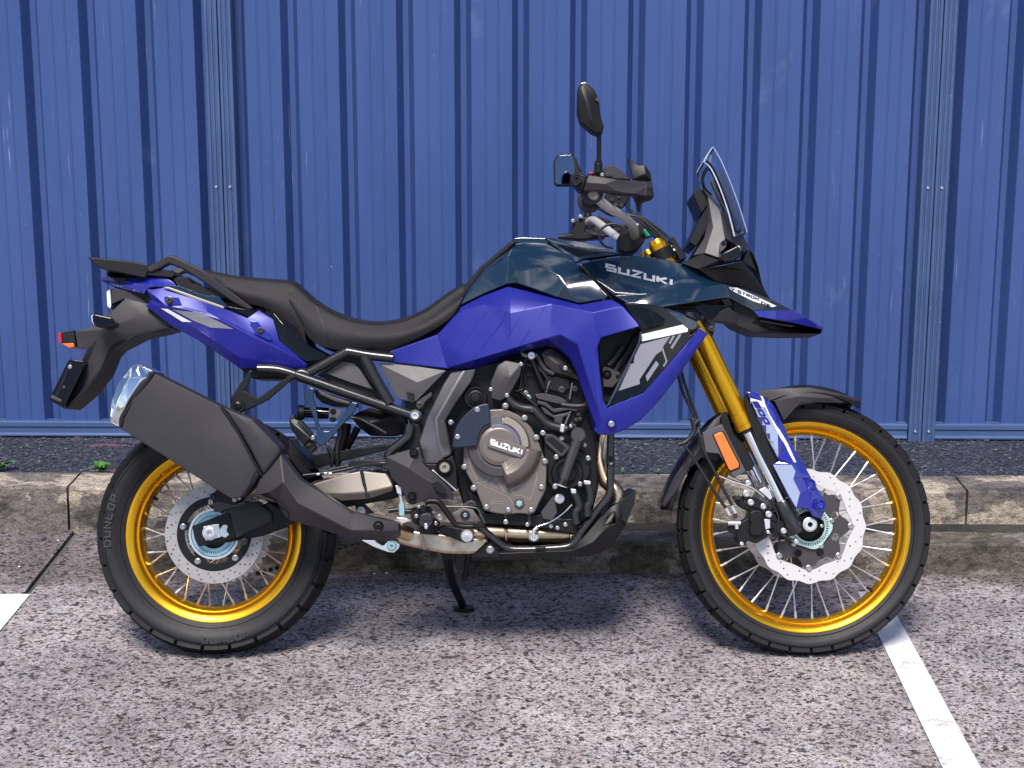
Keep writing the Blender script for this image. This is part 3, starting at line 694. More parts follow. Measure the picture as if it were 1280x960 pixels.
for sg, tt in ((1, ''), (-1, 'far')):
    w_ = .074*sg
    dsc = ringplate('brake_disc', ST, cFd, circ(70.5*kf, 160, wave=1.3*kf, k=16), circ(53*kf, 90, wave=1.8*kf, k=8), drill(57*kf, 66.5*kf, 14, 3, R(14), 1.15*kf)+drill(60*kf, 63*kf, 14, 2, R(3), 0.01*kf)*0, w_, .0048, DISC, FW, .0005)
    sp_ = circ(47*kf, 120, wave=5.5*kf, k=8)
    ringplate('disc_carrier', ST, cFd, sp_, circ(24*kf, 48), [circ(5.0*kf, 10, 36*kf*math.cos(a), 36*kf*math.sin(a)) for a in [R(22.5+45*i) for i in range(8)]], w_-.0015*sg, .004, ENGG, FW)
    for i in range(8):
        a = R(45*i); 
        if sg > 0:
            c_ = polar(z1('L', 842, 383), 52.4, a); bolt(c_, .0745, 4.0, FW, fr=ST)
ringplate('abs_ring', ST, cFd, circ(27.5*kf, 100, wave=1.5*kf, k=5), circ(19*kf, 48), [[(r_*kf*math.cos(a+s), r_*kf*math.sin(a+s)) for (r_, s) in ((20.8,-.03),(24.2,-.03),(24.2,.03),(20.8,.03))] for a in [2*math.pi*i/50 for i in range(50)]], .082, .003, GREENM, FW)
for i in range(5): bolt(polar(z1('L', 842, 383), 29.5, R(14+72*i)), .0825, 3.0, FW, fr=ST)
# sprocket and chain on the far side
def teeth(r, n, t): return [((r+(t if (i % 4) in (1, 2) else 0))*math.cos(2*math.pi*i/(4*n)), (r+(t if (i % 4) in (1, 2) else 0))*math.sin(2*math.pi*i/(4*n))) for i in range(4*n)]
ringplate('sprocket', BK, CR, teeth(.130, 46, .007), circ(.095, 48), [], -.078, .006, SILVER, RW)
# ---------------------------------------------------------------- swingarm, axle, rear caliper
swa = plate('swingarm', z('p', [(566,570),(480,586),(395,600),(330,630),(300,650),(262,664),(262,682),(330,670),(400,640),(480,626),(566,604)]), .112, .035, ENGB, bike, bev=.006, seg=3, mir=True)
plate('arm_end', z('K', [(300,405),(560,305),(583,312),(612,400),(640,490),(560,518),(350,560),(318,500)]), .118, .03, ENGB, swa, bev=.003)
plate('arm', z('K', [(500,305),(700,228),(790,222),(900,300),(900,370),(770,430),(700,462),(636,500),(600,400),(585,312)]), .124, .05, DARK, swa, cr=[z('K', [(585,312,.124),(690,330,.132),(890,345,.13)])], bev=.004)
plate('axle_block', z('K', [(383,408),(500,388),(516,490),(400,516)]), .126, .02, SILVER, swa, bev=.0015)
lathe('axle_nut', z1('K', 435, 455), [(.10, 8.5), (.127, 9.5), (.130, 9.5), (.130, 7.5), (.139, 7.2), (.140, 6), (.140, 3.2), (.128, 3.0)], SILVER, swa, 24)
plate('chain_adjuster', z('K', [(505,430),(535,395),(570,400),(560,440),(580,470),(550,495),(510,480)]), .124, .012, SILVER, swa)
plate('swingarm_cover', z('D', [(128,748),(300,694),(392,676),(525,690),(562,738),(562,782),(430,826),(285,836),(185,795)]), .150, .05, SWING, swa, cr=[z('D', [(185,795,.150),(300,800,.16),(430,790,.16),(562,760,.158)])], bev=.005, seg=3)
tube('brake_line', z('D', [(392,676),(405,740),(428,824)]), 2.2, HOSE, swa, w=.156)
tube('brake_line', z('D', [(80,700),(180,690),(290,672),(420,640),(530,635)]), 2.0, HOSE, swa, w=.148)
tube('wiring', z('D', [(100,715),(220,672),(330,650),(450,645),(525,660)]), 1.6, HOSE, swa, w=.14)
for q in ((200,690),(225,692),(160,695)): plate('clip', z('D', [(q[0]-10,q[1]-6),(q[0]+10,q[1]-8),(q[0]+10,q[1]+6),(q[0]-10,q[1]+7)]), .158, .008, SILVER, swa)
plate('cable_guide', z('D', [(318,640),(345,620),(460,622),(500,632),(500,650),(340,656)]), .152, .02, BLACK, swa)
cal = plate('rear_caliper', z('K', [(425,170),(470,150),(500,120),(560,130),(700,190),(610,250),(520,225),(450,215)]), .135, .06, ENGB, bike, bev=.004)
plate('caliper_bracket', z('K', [(455,236),(495,205),(620,240),(700,212),(700,240),(560,280),(505,302),(462,300)]), .128, .018, ENGG, cal)
bolt(z1('K', 455, 187), .137, 4.0, cal, ENGG); bolt(z1('K', 620, 207), .137, 3, cal); bolt(z1('K', 655, 197), .137, 2.2, cal)
plate('brake_anchor', z('K', [(640,520),(690,490),(716,500),(705,545),(670,555),(645,540)]), .126, .014, ENGG, swa); bolt(z1('K', 685, 528), .127, 4, swa, ENGG)
tube('axle', [z1('K', 435, 455)+(.10,), z1('K', 435, 455)+(-.12,)], 5, SILVER, swa)
# chain runs along the far arm
ch = []
for i in range(22):
    t = i/21; p_ = BK.P(490-t*(490-325), 668+t*(716-668), -.078); q_ = BK.P(490-(t+.6/21)*(490-325), 668+(t+.6/21)*(716-668), -.078)
    o = sweep('chain_link', [p_, q_], .0062, ENGG, swa, 6, sm=False)
# ---------------------------------------------------------------- silencer
muf = plate('silencer', z('p', [(186,463),(276,508),(299,541),(326,594),(317,606),(301,622),(289,623.5),(148,534),(151,519)]), .286, .13, DARK, bike, cr=[z('p', [(165,500,.292),(230,535,.296),(300,578,.296)])], bev=.018, seg=4)
plate('front_cover', z('p', [(277,507.5),(290,513),(316,523),(349,558),(351,566),(329,594.5),(312,562),(299,540)]), .294, .138, DARK, muf, cr=[z('p', [(277,507.5,.285),(312,532,.298),(329,560,.300),(329,594.5,.294)])], bev=.012, seg=4)
cap = plate('end_cap', z('A', [(311,702),(318,640),(350,562),(398,502),(432,497),(486,523),(470,548),(412,625),(360,702),(352,748),(312,729)]), .283, .125, CHROME, muf, cr=[z('A', [(322,700,.290),(345,640,.296),(380,570,.298),(420,520,.292)]), z('A', [(345,725,.288),(385,640,.296),(440,555,.294)])], bev=.016, seg=4, smooth=60)
plate('cap_band', z('A', [(474,522),(492,531),(478,556),(420,633),(370,708),(360,752),(346,744),(353,700),(406,622),(462,545)]), .2915, .134, BLACK, muf, bev=.02, seg=4)
tube('seam_band', z('p', [(276,508),(286,522),(298,541),(312,566),(327,594)]), 1.3, BLACK, muf, w=.2935, n=8)
plate('lower_band', z('B', [(700,150),(720,170),(700,205),(655,262),(636,262),(672,218)]), .2935, .03, BLACK, muf, bev=.008)
hs_ = plate('heat_shield', z('B', [(800,82,.28),(880,188,.285),(960,238,.285),(1092,325,.285),(1110,325,.28),(1275,365,.27),(1277,420,.265),(1240,428,.26),(1080,425,.262),(905,372,.268),(830,350,.27),(790,285,.275),(720,252,.28),(690,258,.278),(722,182,.285)]), .28, .07, DARK, bike,
            cr=[z('B', [(800,82,.28),(815,200,.308),(870,285,.306),(1092,395,.298),(1277,395,.275)]), z('B', [(690,258,.278),(760,240,.298),(815,200,.308)]), z('B', [(1092,325,.285),(1080,395,.298)])], bev=.003)
plate('shield_slot', z('B', [(700,248),(775,272),(835,330),(830,350),(785,285),(700,262)]), .289, .01, BLACK, hs_)
lathe('shield_bolt', z1('B', 1193, 376), [(.25, 6.5), (.284, 6.6), (.287, 6), (.285, 4.2), (.289, 3.8), (.290, 1.6), (.285, 1.4)], BLACK, hs_, 20)
brk = plate('silencer_bracket', z('A', [(868,520),(884,522),(862,585),(850,602),(905,632),(930,615),(1035,536),(1055,545),(945,640),(900,662),(835,690),(795,668),(798,628)]), .20, .012, ENGB, bike, bev=.003)
lathe('bracket_bush', z1('A', 823, 662), [(.18, 8.5), (.203, 8.6), (.206, 8.2), (.206, 6), (.203, 5.6), (.209, 5), (.211, 2.2), (.206, 2)], ENGB, brk, 24)
# ---------------------------------------------------------------- tail
tail = plate('tail_core', z('A', [(300,140),(560,160),(760,235),(885,270),(1010,330),(1120,420),(1210,468),(1100,520),(1010,555),(880,555),(820,505),(700,425),(560,335),(470,262)]), .075, .15, BLACK, bike, bev=.006)
rack = plate('rear_rack', z('A', [(222,68),(262,70),(400,84),(466,97),(478,118),(462,130),(452,152),(440,150),(335,128),(310,124),(300,146),(297,120),(262,106),(238,88)]), .115, .23, BLACK, bike, bev=.004)
gh = plate('grab_handle', z('A', [(455,112,.118),(480,96,.12),(545,60,.128),(566,61,.13),(600,78,.13),(690,122,.128),(745,165,.122),(888,275,.112),(866,284,.11),(800,248,.114),(690,172,.122),(610,120,.126),(548,94,.124),(505,118,.12),(470,132,.118)]), .12, .03, DARK, bike, bev=.006, seg=3, mir=True)
plate('rack_foot', z('A', [(452,118),(560,120),(572,140),(560,150),(455,140)]), .11, .2, BLACK, rack)
plate('seat_lock_block', z('A', [(560,150),(625,148),(640,175),(760,205),(775,235),(700,230),(620,200),(580,182)]), .10, .2, BLACK, tail)
tc_ = plate('tail_cover', z('A', [(272,158,.03),(292,148,.04),(440,150,.09),(530,148,.10),(562,166,.105),(578,186,.108),(470,192,.10),(456,200,.10),(448,216,.10),(320,186,.06),(292,172,.045)]), .09, .06, PURPLE, bike, cr=[z('A', [(272,158,.03),(440,178,.104),(578,186,.108)])], mir=True)
decal('tail_recess', [z('A', [(345,158),(380,154),(400,160),(372,166)]), z('A', [(410,160),(445,158),(448,168),(420,170)])], [tc_], TEAL, tc_)
decal('tail_stripe', [z('A', [(312,172),(445,208),(450,219),(322,187)])], [tc_], GREYD, tc_)
tsp = plate('tail_side_panel', z('A', [(456,198,.10),(530,186,.105),(640,222,.112),(700,246,.112),(765,272,.112),(862,312,.113),(905,274,.11),(964,312,.11),(990,402,.115),(1102,498,.12),(1092,512,.115),(960,514,.108),(830,513,.098),(700,420,.098),(562,346,.098),(455,264,.10),(478,240,.10)]), .11, .025, BLUE, bike,
            cr=[z('A', [(456,262,.10),(530,262,.122),(620,278,.132),(760,320,.135),(880,385,.136),(1000,440,.132),(1102,498,.12)]), z('A', [(478,240,.10),(500,232,.118),(600,262,.126),(700,285,.129),(870,365,.131),(990,402,.115)]), z('A', [(640,345,.118),(830,470,.118),(960,490,.12)])], bev=.002, mir=True)
plate('blue_recess', z('A', [(530,222),(585,228),(600,262),(545,258),(528,240)]), .1285, .006, PURPLE, tsp); bolt(z1('A', 551, 242), .129, 4.8, tsp, ENGG)
plate('blue_recess', z('A', [(868,322),(900,325),(965,395),(948,402),(890,375),(880,345)]), .1345, .006, PURPLE, tsp); bolt(z1('A', 914, 362), .135, 4.6, tsp, ENGG)
decal('side_stripe', [z('A', [(516,272),(544,275),(640,328),(602,326)])], [tsp], WHITE, tsp)
decal('side_patch', [z('A', [(562,277),(680,292),(808,356),(715,350),(650,324)])], [tsp], GREYD, tsp)
plate('edge_strip', z('A', [(520,188),(545,187),(768,266),(768,277),(640,234)]), .1165, .004, BRONZL, tsp)
plate('upper_strip', z('A', [(470,190),(580,182),(690,222),(745,225),(785,268),(768,270),(640,222),(540,186)]), .110, .03, TEAL, tsp)
plate('gloss_panel', z('A', [(772,262),(882,282),(905,272),(965,290),(1065,352),(1112,424),(1185,462),(1150,482),(1095,486),(1000,425),(962,312),(905,276),(865,308)]), .116, .02, GLOSSB, tail, cr=[z('A', [(965,290,.112),(1015,350,.122),(1105,440,.118)])], mir=True)
fen = plate('rear_fender', z('A', [(318,192),(400,206),(455,224),(466,258),(545,312),(562,346),(520,365),(400,386),(345,416),(303,452),(268,535),(252,560),(205,612),(128,676),(108,660),(150,560),(200,480),(218,440),(182,428),(172,366),(250,342),(310,292),(372,234),(316,258)]), .072, .144, DARK, bike, cr=[z('A', [(372,234,.072),(466,258,.076)]), z('A', [(172,366,.060),(300,356,.082),(430,300,.088),(545,312,.078)]), z('A', [(218,440,.05),(265,392,.078),(330,372,.082),(562,346,.06)]), z('A', [(265,392,.078),(232,470,.06),(160,600,.05)])], bev=.002)
plate('fender_liner', z('A', [(330,430),(420,384),(556,352),(556,338),(420,368),(310,430),(268,520),(190,615),(128,672),(135,676),(212,612),(275,530),(305,456)]), .080, .16, BLACK, fen)
plate('plate_holder', z('A', [(145,480),(152,478),(210,482),(196,530),(128,672),(64,640),(100,570)]), .10, .20, GLOSSB, bike, bev=.003)
plh = bpy.data.objects['plate_holder']
plate('plate_frame', z('A', [(150,490),(160,490),(104,628),(84,632)]), .102, .004, ENGB, plh); plate('plate_ledge', z('A', [(78,618),(120,640),(116,652),(72,632)]), .104, .01, ENGG, plh); bolt(z1('A', 152, 508), .101, 2.6, plh); bolt(z1('A', 128, 590), .101, 2.2, plh, ENGG)
tl = plate('tail_light', z('A', [(297,206),(312,195),(322,250),(312,278),(300,264)]), .055, .11, LENS, bike, bev=.003)
plate('tail_light_body', z('A', [(312,196),(330,196),(400,212),(372,236),(316,262)]), .06, .12, BLACK, tl)
rf = plate('rear_reflector', z('A', [(116,370),(168,360),(176,426),(122,412)]), .05, .10, BLACK, bike)
plate('red_lens', z('A', [(104,371),(117,369),(120,413),(106,411)]), .05, .10, RED, rf)
plate('amber_lens', z('A', [(118,414),(166,412),(170,426),(150,431)]), .0515, .10, AMBER, rf)
ind = plate('rear_indicator', z('A', [(239,300),(252,295),(318,309),(334,330),(330,345),(292,356),(254,346),(240,326)]), .175, .055, GLOSSB, bike, bev=.008, seg=3)
plate('lens', z('A', [(236,302),(246,296),(252,322),(248,342),(238,326)]), .172, .05, LENS, ind, bev=.003)
tube('stalk', [z1('A', 300, 330)+(.13,), z1('A', 320, 328)+(.05,)], 5, BLACK, ind)
# ---------------------------------------------------------------- seat
def shell(name, st, m_, par, n=18, bulge=.012, k=5):
    """st = [(px_top, py_top, px_bot, py_bot, half width top, half width bottom)]: skin over the whole width"""
    rows = []
    for (xt, yt, xb, yb, wt, wb) in st:
        T_ = BK.P(xt, yt, wt*.75); B_ = BK.P(xb, yb, wb); T0 = T_-BK.W*(wt*.75); rows.append((T0, B_-BK.W*wb, wt, wb))
    def lerp(c, i): return crom([r_[i] if isinstance(r_[i], Vector) else Vector((r_[i], 0, 0)) for r_ in rows], k)
    A_, B_, C_, D_ = (lerp(None, i) for i in range(4)); V = []; F = []; n2 = n
    for a, b, c, d in zip(A_, B_, C_, D_):
        wt, wb = c.x, d.x
        for j in range(n2+1):
            t = -1+2*j/n2; s = abs(t); sg = 1 if t > 0 else -1
            # from the middle of the top, over a rounded shoulder and down the flank
            if s < .5: q = s/.5; ww = wt*q*.80; hh = .004*(1-q*q)-.004*q**4
            else:
                q = (s-.5)/.5; an = min(1, q*2.4)*math.pi/2
                if q < .4167: ww = wt*(.80+.20*math.sin(an)); hh = -.004-(1-math.cos(an))*.022
                else: u = (q-.4167)/.5833; ww = wt+(wb-wt)*u+bulge*math.sin(u*math.pi); hh = None; hv = -.026+u*(-(a-b).length+.026)
                if hh is None: hh = hv
            up = (a-b).normalized(); V.append(a+up*hh+BK.W*(ww*sg))
    L = n2+1
    for i in range(len(A_)-1):
        for j in range(n2): F.append([i*L+j, i*L+j+1, (i+1)*L+j+1, (i+1)*L+j])
        F.append([i*L+n2, i*L, (i+1)*L, (i+1)*L+n2])
    F.append(list(range(L))); F.append([(len(A_)-1)*L+j for j in range(L)][::-1])
    return mkobj(name, V, F, m_, par, 50)
Z = z1
seat = shell('rider_seat', [(*Z('C',8,228), *Z('C',8,330), .105,.112), (*Z('C',50,252), *Z('C',40,390), .112,.118), (*Z('C',110,302), *Z('C',100,470), .118,.122), (*Z('C',180,345), *Z('C',185,500), .122,.124), (*Z('C',270,377), *Z('C',290,498), .122,.122), (*Z('C',360,388), *Z('C',400,492), .116,.116), (*Z('C',450,376), *Z('C',470,476), .106,.11), (*Z('C',540,342), *Z('C',560,435), .094,.105), (*Z('C',630,280), *Z('C',640,385), .082,.102), (*Z('C',690,243), *Z('C',682,335), .074,.10), (*Z('C',712,238), *Z('C',700,300), .07,.096)], SEAT, bike, n=28)
pil = shell('passenger_seat', [(*Z('A',665,116), *Z('A',690,140), .075,.08), (*Z('A',720,124), *Z('A',760,190), .085,.09), (*Z('A',790,138), *Z('A',850,250), .095,.10), (*Z('A',900,150), *Z('A',930,272), .10,.106), (*Z('A',1030,160), *Z('A',1040,345), .106,.112), (*Z('A',1060,172), *Z('A',1100,420), .106,.116)], SEAT, bike, n=28)
decal('seam', lines([z('C', [(0,232),(60,262),(110,318),(128,370),(165,470),(175,498)]), z('C', [(110,318),(180,362),(270,395),(370,402),(470,388),(560,345),(640,285),(700,248)])], .9), [seat, pil], BLACK, seat, off=.0008)
# ---------------------------------------------------------------- tank and cowl
tank = plate('fuel_tank', z('T', [(20,408,.11),(58,330,.105),(150,215,.10),(290,98,.085),(300,92,.08),(460,100,.10),(530,140,.13),(612,206,.165),(700,292,.195),(762,360,.205),(740,374,.205),(612,396,.20),(500,365,.180),(380,322,.160),(300,296,.145),(255,300,.138),(150,345,.122)]), .12, .10, TEAL, bike,
             cr=[z('T', [(20,408,.11),(130,262,.128),(262,160,.125),(420,152,.142),(612,206,.165)]), z('T', [(255,300,.138),(300,235,.152),(430,215,.165),(512,258,.186),(700,292,.195)]), z('T', [(512,258,.186),(560,330,.200),(612,396,.20)])], bev=.003, seg=2, mir=True)
plate('tank_top', z('T', [(272,88),(292,66),(330,62),(450,66),(464,80),(470,104),(300,96)]), .085, .17, TEAL, tank, bev=.006, seg=3)
plate('tank_pad', z('T', [(20,404),(48,300),(120,215),(270,88),(300,92),(290,100),(150,217),(58,332)]), .098, .196, BLACK, tank, bev=.004)
plate('tank_rim', z('T', [(452,68,.085),(480,70,.09),(640,92,.10),(740,122,.11),(825,148,.12),(812,152,.12),(640,172,.15),(600,190,.16),(540,148,.13),(470,92,.10)]), .11, .05, TEAL, tank, cr=[z('T', [(470,78,.09),(600,110,.125),(825,148,.12)])], holes=[z('T', [(500,100,.11),(620,128,.125),(720,148,.13),(610,166,.15),(545,132,.13)])], mir=True)
plate('tank_vent', z('T', [(490,95),(640,125),(730,148),(610,170),(540,135)]), .10, .02, GLOSSB, tank)
cowl = plate('side_cowl', z('H', [(148,168,.17),(215,150,.16),(310,138,.15),(390,132,.15),(520,150,.15),(590,170,.15),(715,240,.14),(760,252,.135),(850,275,.12),(960,318,.09),(1050,364,.065),(960,364,.085),(882,366,.105),(780,312,.125),(740,314,.15),(640,328,.19),(500,350,.215),(560,372,.222),(640,408,.222),(662,436,.215),(618,450,.22),(500,362,.222),(440,340,.222),(350,332,.215),(290,300,.20),(215,232,.19)]), .17, .03, TEAL, bike,
             cr=[z('H', [(148,168,.17),(300,290,.205),(400,292,.213),(560,285,.205),(700,262,.165),(760,252,.135)]), z('H', [(290,300,.2),(400,292,.213)]), z('H', [(300,230,.188),(520,240,.185),(620,225,.165)]), z('H', [(500,350,.215),(560,285,.205)])], bev=.0025, mir=True)
decal('maker_name', text('SUZUKI', Z('H',258,197), ((541-258)/3.368, (263-197)/3.368), (.5, -9.2), cw=.95, gap=.16, t=.128), [cowl], PALEG, cowl)
decal('model_band', [z('H', [(762,252),(800,262),(978,345),(960,350),(880,325),(790,280)])], [cowl], WHITE, cowl)
decal('model_name', text('V-STROM', Z('H',785,278), (116/3.368, 46/3.368), (.8, -3.6), cw=.7, gap=.16, t=.12)+text('DE', Z('H',912,336), (40/3.368, 17/3.368), (.8, -3.4), cw=.7, t=.13), [cowl], TEAL, cowl, off=.002)
gap_ = plate('cowl_gap', z('T', [(612,206),(640,206),(800,385),(925,520),(905,525),(830,415),(775,375)]), .19, .05, BLACK, bike, bev=.003)
bk_ = plate('beak', z('H', [(880,364,.105),(960,362,.085),(1052,362,.066),(1186,440,.022),(1170,446,.022),(1050,418,.055),(902,390,.10)]), .08, .044, PURPLE, bike, bev=.002, mir=True)
plate('beak_underside', z('H', [(776,312),(880,368),(902,388),(1050,416),(1172,444),(1166,462),(1010,464),(890,458),(812,425),(786,402),(800,350)]), .085, .17, BLACK, bk_, cr=[z('H', [(786,402,.07),(870,420,.078),(1010,440,.05),(1166,452,.018)]), z('H', [(1172,444,.02),(1168,455,.018)])], bev=.003)
plate('beak_vent', z('H', [(905,402),(1000,420),(1060,428),(1040,434),(910,412)]), .088, .01, GLOSSB, bk_)
plate('duct', z('H', [(500,352,.20),(640,330,.185),(780,314,.12),(800,340,.10),(740,375,.13),(690,398,.15),(650,408,.19),(570,372,.205)]), .16, .05, GLOSSB, cowl, cr=[z('H', [(500,352,.20),(640,350,.165),(800,340,.10)])], mir=True)
plate('indicator_bracket', z('H', [(655,405),(700,390),(780,350),(815,380),(810,420),(720,410),(715,450),(700,462),(680,440)]), .13, .05, BLACK, cowl); bolt(z1('H', 690, 405), .131, 3.6, cowl, ENGG); bolt(z1('H', 706, 442), .131, 3.6, cowl, ENGG)
# ---------------------------------------------------------------- blue shroud
shr = plate('shroud', z('p', [(486.5,439.5,.118),(547,418,.122),(573,389,.122),(575.5,384,.122),(602,370.5,.130),(635,358,.140),(657,363,.150),(690,372,.175),(725,381,.205),(765,374,.215),(780,383,.222),(801,408,.238),(752,422,.236),(747.5,434,.232),(750,465,.230),(754,500,.226),(760,509,.226),(804.5,491,.240),(832,460,.245),(861,425.5,.240),(874,410.5,.226),(885,417,.220),(852,464,.232),(825,500,.228),(799,526.5,.222),(778,538.5,.216),(762,544,.212),(747,543,.208),(742.5,538,.206),(744,531,.208),(728,487,.200),(722,468,.198),(713,448,.192),(699,436,.185),(684,431.5,.175),(649,440.5,.155),(620,451,.145),(589.5,461.5,.138),(560,461,.132),(520,456.5,.122),(486.5,452.5,.114)]), .15, .03, BLUE, bike,
            cr=[z('p', [(577,389,.130),(606,380,.150),(638,371,.168),(690,380,.200),(742.5,390.5,.240),(777.5,383,.226)]),
                z('p', [(638,371,.168),(637.5,391,.190),(684,423,.214),(700,418,.226),(722,430,.232),(742.5,390.5,.240)]),
                z('p', [(562,459,.138),(592,450,.176),(640,436,.196),(684,423,.214)]),
                z('p', [(722,430,.232),(734,470,.228),(752,526,.224),(799,508,.236),(852,452,.246),(874,410.5,.226)]), z('p', [(742.5,390.5,.240),(748,422,.240),(742,440,.236),(748,495,.230),(752,526,.224)]), z('p', [(752,526,.224),(747,543,.208)])], bev=.0035, seg=3, mir=True, smooth=26)
decal('panel_lines', lines([z('C', q) for q in ([(548,478),(524,528),(488,528)], [(676,422),(640,470),(575,545)], [(640,500),(598,545)], [(803,344),(756,398),(655,550)], [(893,300),(858,390),(740,540)], [(968,305),(935,365)], [(926,378),(850,498)], [(1035,315),(1000,385)], [(968,425),(930,480)], [(1096,330),(1064,395)])], .55), [shr], PURPLE, shr, off=.0007)
lathe('shroud_bolt_cup', z1('E', 957, 427), [(.20, 6), (.2245, 6.2), (.2265, 5.6), (.2245, 4.8)], BLUE, shr, 24); bolt(z1('E', 957, 427), .2255, 3.8, shr)
plate('shroud_trim', z('T', [(612,398),(740,376),(765,372),(800,386),(765,376),(690,392),(500,362),(380,322),(260,303),(20,413),(20,405),(255,297),(300,292),(382,318),(500,360)]), .206, .01, BLACK, shr) if False else None
plate('radiator_core', z('p', [(748,420),(800,410),(858,424),(800,490),(770,508),(752,500)]), .12, .24, BLACK, bike)
pan = plate('shroud_inner_panel', z('H', [(340,334,.225),(440,338,.228),(500,352,.228),(618,446,.228),(612,470,.228),(655,452,.224),(600,525,.226),(494,672,.226),(420,708,.224),(268,768,.218),(312,690,.220),(402,500,.224),(412,452,.224)]), .225, .01, GLOSSB, bike, bev=.001)
decal('white_stripe', [z('X', [(192,288),(500,215),(560,262),(172,345)])], [pan], WHITE, pan)
decal('grey_graphic', [z('X', [(160,368),(408,302),(352,380),(345,408),(300,440),(176,628),(180,660),(18,712)]), z('X', [(300,486),(322,512),(234,642),(222,602)]), z('X', [(352,382),(366,432),(386,490),(360,532),(350,524),(372,490),(347,412)]), z('X', [(424,298),(444,298),(406,362),(394,352)]), z('X', [(470,288),(492,288),(422,398),(408,386)])], [pan], GREYD, pan)
plate('blue_edge', z('H', [(270,770),(262,768),(300,690),(395,500),(404,452),(412,452),(404,500),(312,692)]), .232, .012, TEAL, pan)
plate('slat_reflections', z('H', [(345,338),(430,342),(520,400),(500,432),(412,452),(392,400)]), .2265, .004, GLOSSB, pan, cr=[z('H', [(370,360,.2268),(440,430,.232)]), z('H', [(420,350,.2268),(490,420,.232)])])  # creased gloss shape standing in for reflections on the panel
ra = plate('radiator_side', z('H', [(246,605),(262,600),(320,625),(322,650),(290,688),(250,686)]), .15, .02, ENGG, bike); lathe('mount_bush', z1('H', 266, 632), [(.13, 5.5), (.153, 5.6), (.156, 4.8), (.153, 3.4), (.158, 2.6), (.158, .1)], ENGB, ra, 20); bolt(z1('H', 310, 640), .151, 2.4, ra, ENGB)
tube('silver_pipe', z('H', [(330,515),(300,560),(270,595)]), [3.5, 4.2, 3.6], ENGG, ra, w=.14)
tube('radiator_hose', z('H', [(390,470),(350,540),(310,600),(270,690)]), 4.5, HOSE, ra, w=.13)
# ---------------------------------------------------------------- screen, dash, headlamp cowl
scr_rows = []
CL = crom([Vector((190+i, 50+j, 0)) for (i, j) in ((0,0),(40,72),(85,180),(125,290),(156,395))], 4)
V = []; F = []; NW = 14
for iu, q in enumerate(CL):
    u = iu/(len(CL)-1); hw_ = .085+.075*min(1, u*2.2)**.6
    for side in (0,):
        row = []
        for j in range(NW//2+1):
            v_ = j/(NW//2); back = 58*v_**2*(.75+.25*u); drop = (70*v_**2.4)*(1-u)**3+18*v_**2*u
            row.append(BK.P(840+(q.x-back)/3.69, 170+(q.y+drop)/3.69, hw_*v_))
        full_ = [BK.mirror(p) for p in row[:0:-1]]+row; V += full_
L = NW+1
for i in range(len(CL)-1):
    for j in range(NW): F.append([i*L+j, i*L+j+1, (i+1)*L+j+1, (i+1)*L+j])
scr = mkobj('windscreen', V, F, SCREEN, bike, 60); md = scr.modifiers.new('thickness', 'SOLIDIFY'); md.thickness = .004
EDGE = mat('edge_glint', (.40,.46,.62), .25, coat=.5)  # pale opaque colour standing in for light caught in the acrylic edge
edge = [V[i*L+L-1] for i in range(len(CL)-1, -1, -1)]+[V[j] for j in range(L-2, -1, -1)]+[V[i*L] for i in range(1, len(CL))]
sweep('screen_edge_glint', edge, .0020, EDGE, scr, 6, sm=False)
sweep('screen_glint', [V[i*L+L//2] for i in range(len(CL))], .0013, EDGE, scr, 6, sm=False)  # pale line painting the bright silhouette; the screen has no ridge here
brkt = plate('screen_bracket', z('S', [(198,182),(222,158),(262,236),(300,330),(332,420),(318,430),(284,380),(258,318),(228,250)]), .062, .02, GREYP, bike, mir=True)
tube('bracket_loop', z('S', [(258,335),(225,260),(195,185),(170,148),(155,160),(140,200),(152,245),(180,275)]), 2.2, GLOSSB, brkt, w=.075)
dash = plate('instrument_panel', z('S', [(94,268),(118,236),(170,275),(168,318),(136,362)]), .085, .17, BLACK, bike, bev=.004)
plate('cowl_cheek', z('S', [(166,278,.11),(222,338,.115),(232,400,.13),(246,478,.145),(222,506,.15),(216,562,.16),(150,540,.15),(98,552,.12),(150,470,.11),(166,400,.105)]), .12, .02, GREYP, dash, cr=[z('S', [(166,278,.11),(190,420,.132),(150,540,.15)])], mir=True, bev=.002)
plate('cheek_top', z('S', [(140,240),(176,270),(224,325),(220,345),(166,285)]), .10, .2, DARK, dash, bev=.004)
plate('inner_cowl', z('S', [(80,490),(135,372),(168,318),(166,420),(112,508)]), .10, .2, BLACK, dash)
plate('cowl_nose', z('S', [(220,342,.11),(262,362,.10),(302,402,.085),(330,462,.07),(352,505,.06),(335,540,.08),(300,505,.13),(246,472,.142),(234,410,.13)]), .1, .03, DARK, dash, cr=[z('S', [(246,472,.142),(290,440,.118),(302,402,.085)]), z('S', [(290,440,.118),(335,540,.08)])], mir=True)
plate('screw_pad', z('S', [(220,495),(238,478),(252,488),(250,512),(222,540)]), .158, .006, GREYP, dash); bolt(z1('S', 237, 493), .159, 3, dash, ENGB)
plate('cowl_top', z('S', [(45,586,.16),(100,560,.15),(150,538,.14),(230,566,.15),(330,572,.12),(120,612,.172)]), .15, .03, BLACK, bike, mir=True)
hl = plate('headlamp_cowl', z('S', [(120,613,.172),(230,598,.168),(325,578,.14),(372,630,.10),(455,752,.055),(380,730,.09),(300,704,.11),(240,682,.13),(195,668,.145)]), .14, .05, BLACK, bike, cr=[z('S', [(325,578,.14),(340,620,.13),(455,752,.055)]), z('S', [(120,613,.172),(340,620,.13)])], mir=True, bev=.002)
plate('headlamp', z('S', [(325,576),(350,516),(376,542),(398,600),(416,682),(440,735),(372,630)]), .07, .14, GLOSSB, hl, cr=[z('S', [(350,516,.04),(385,620,.055),(440,735,.05)])], bev=.003)
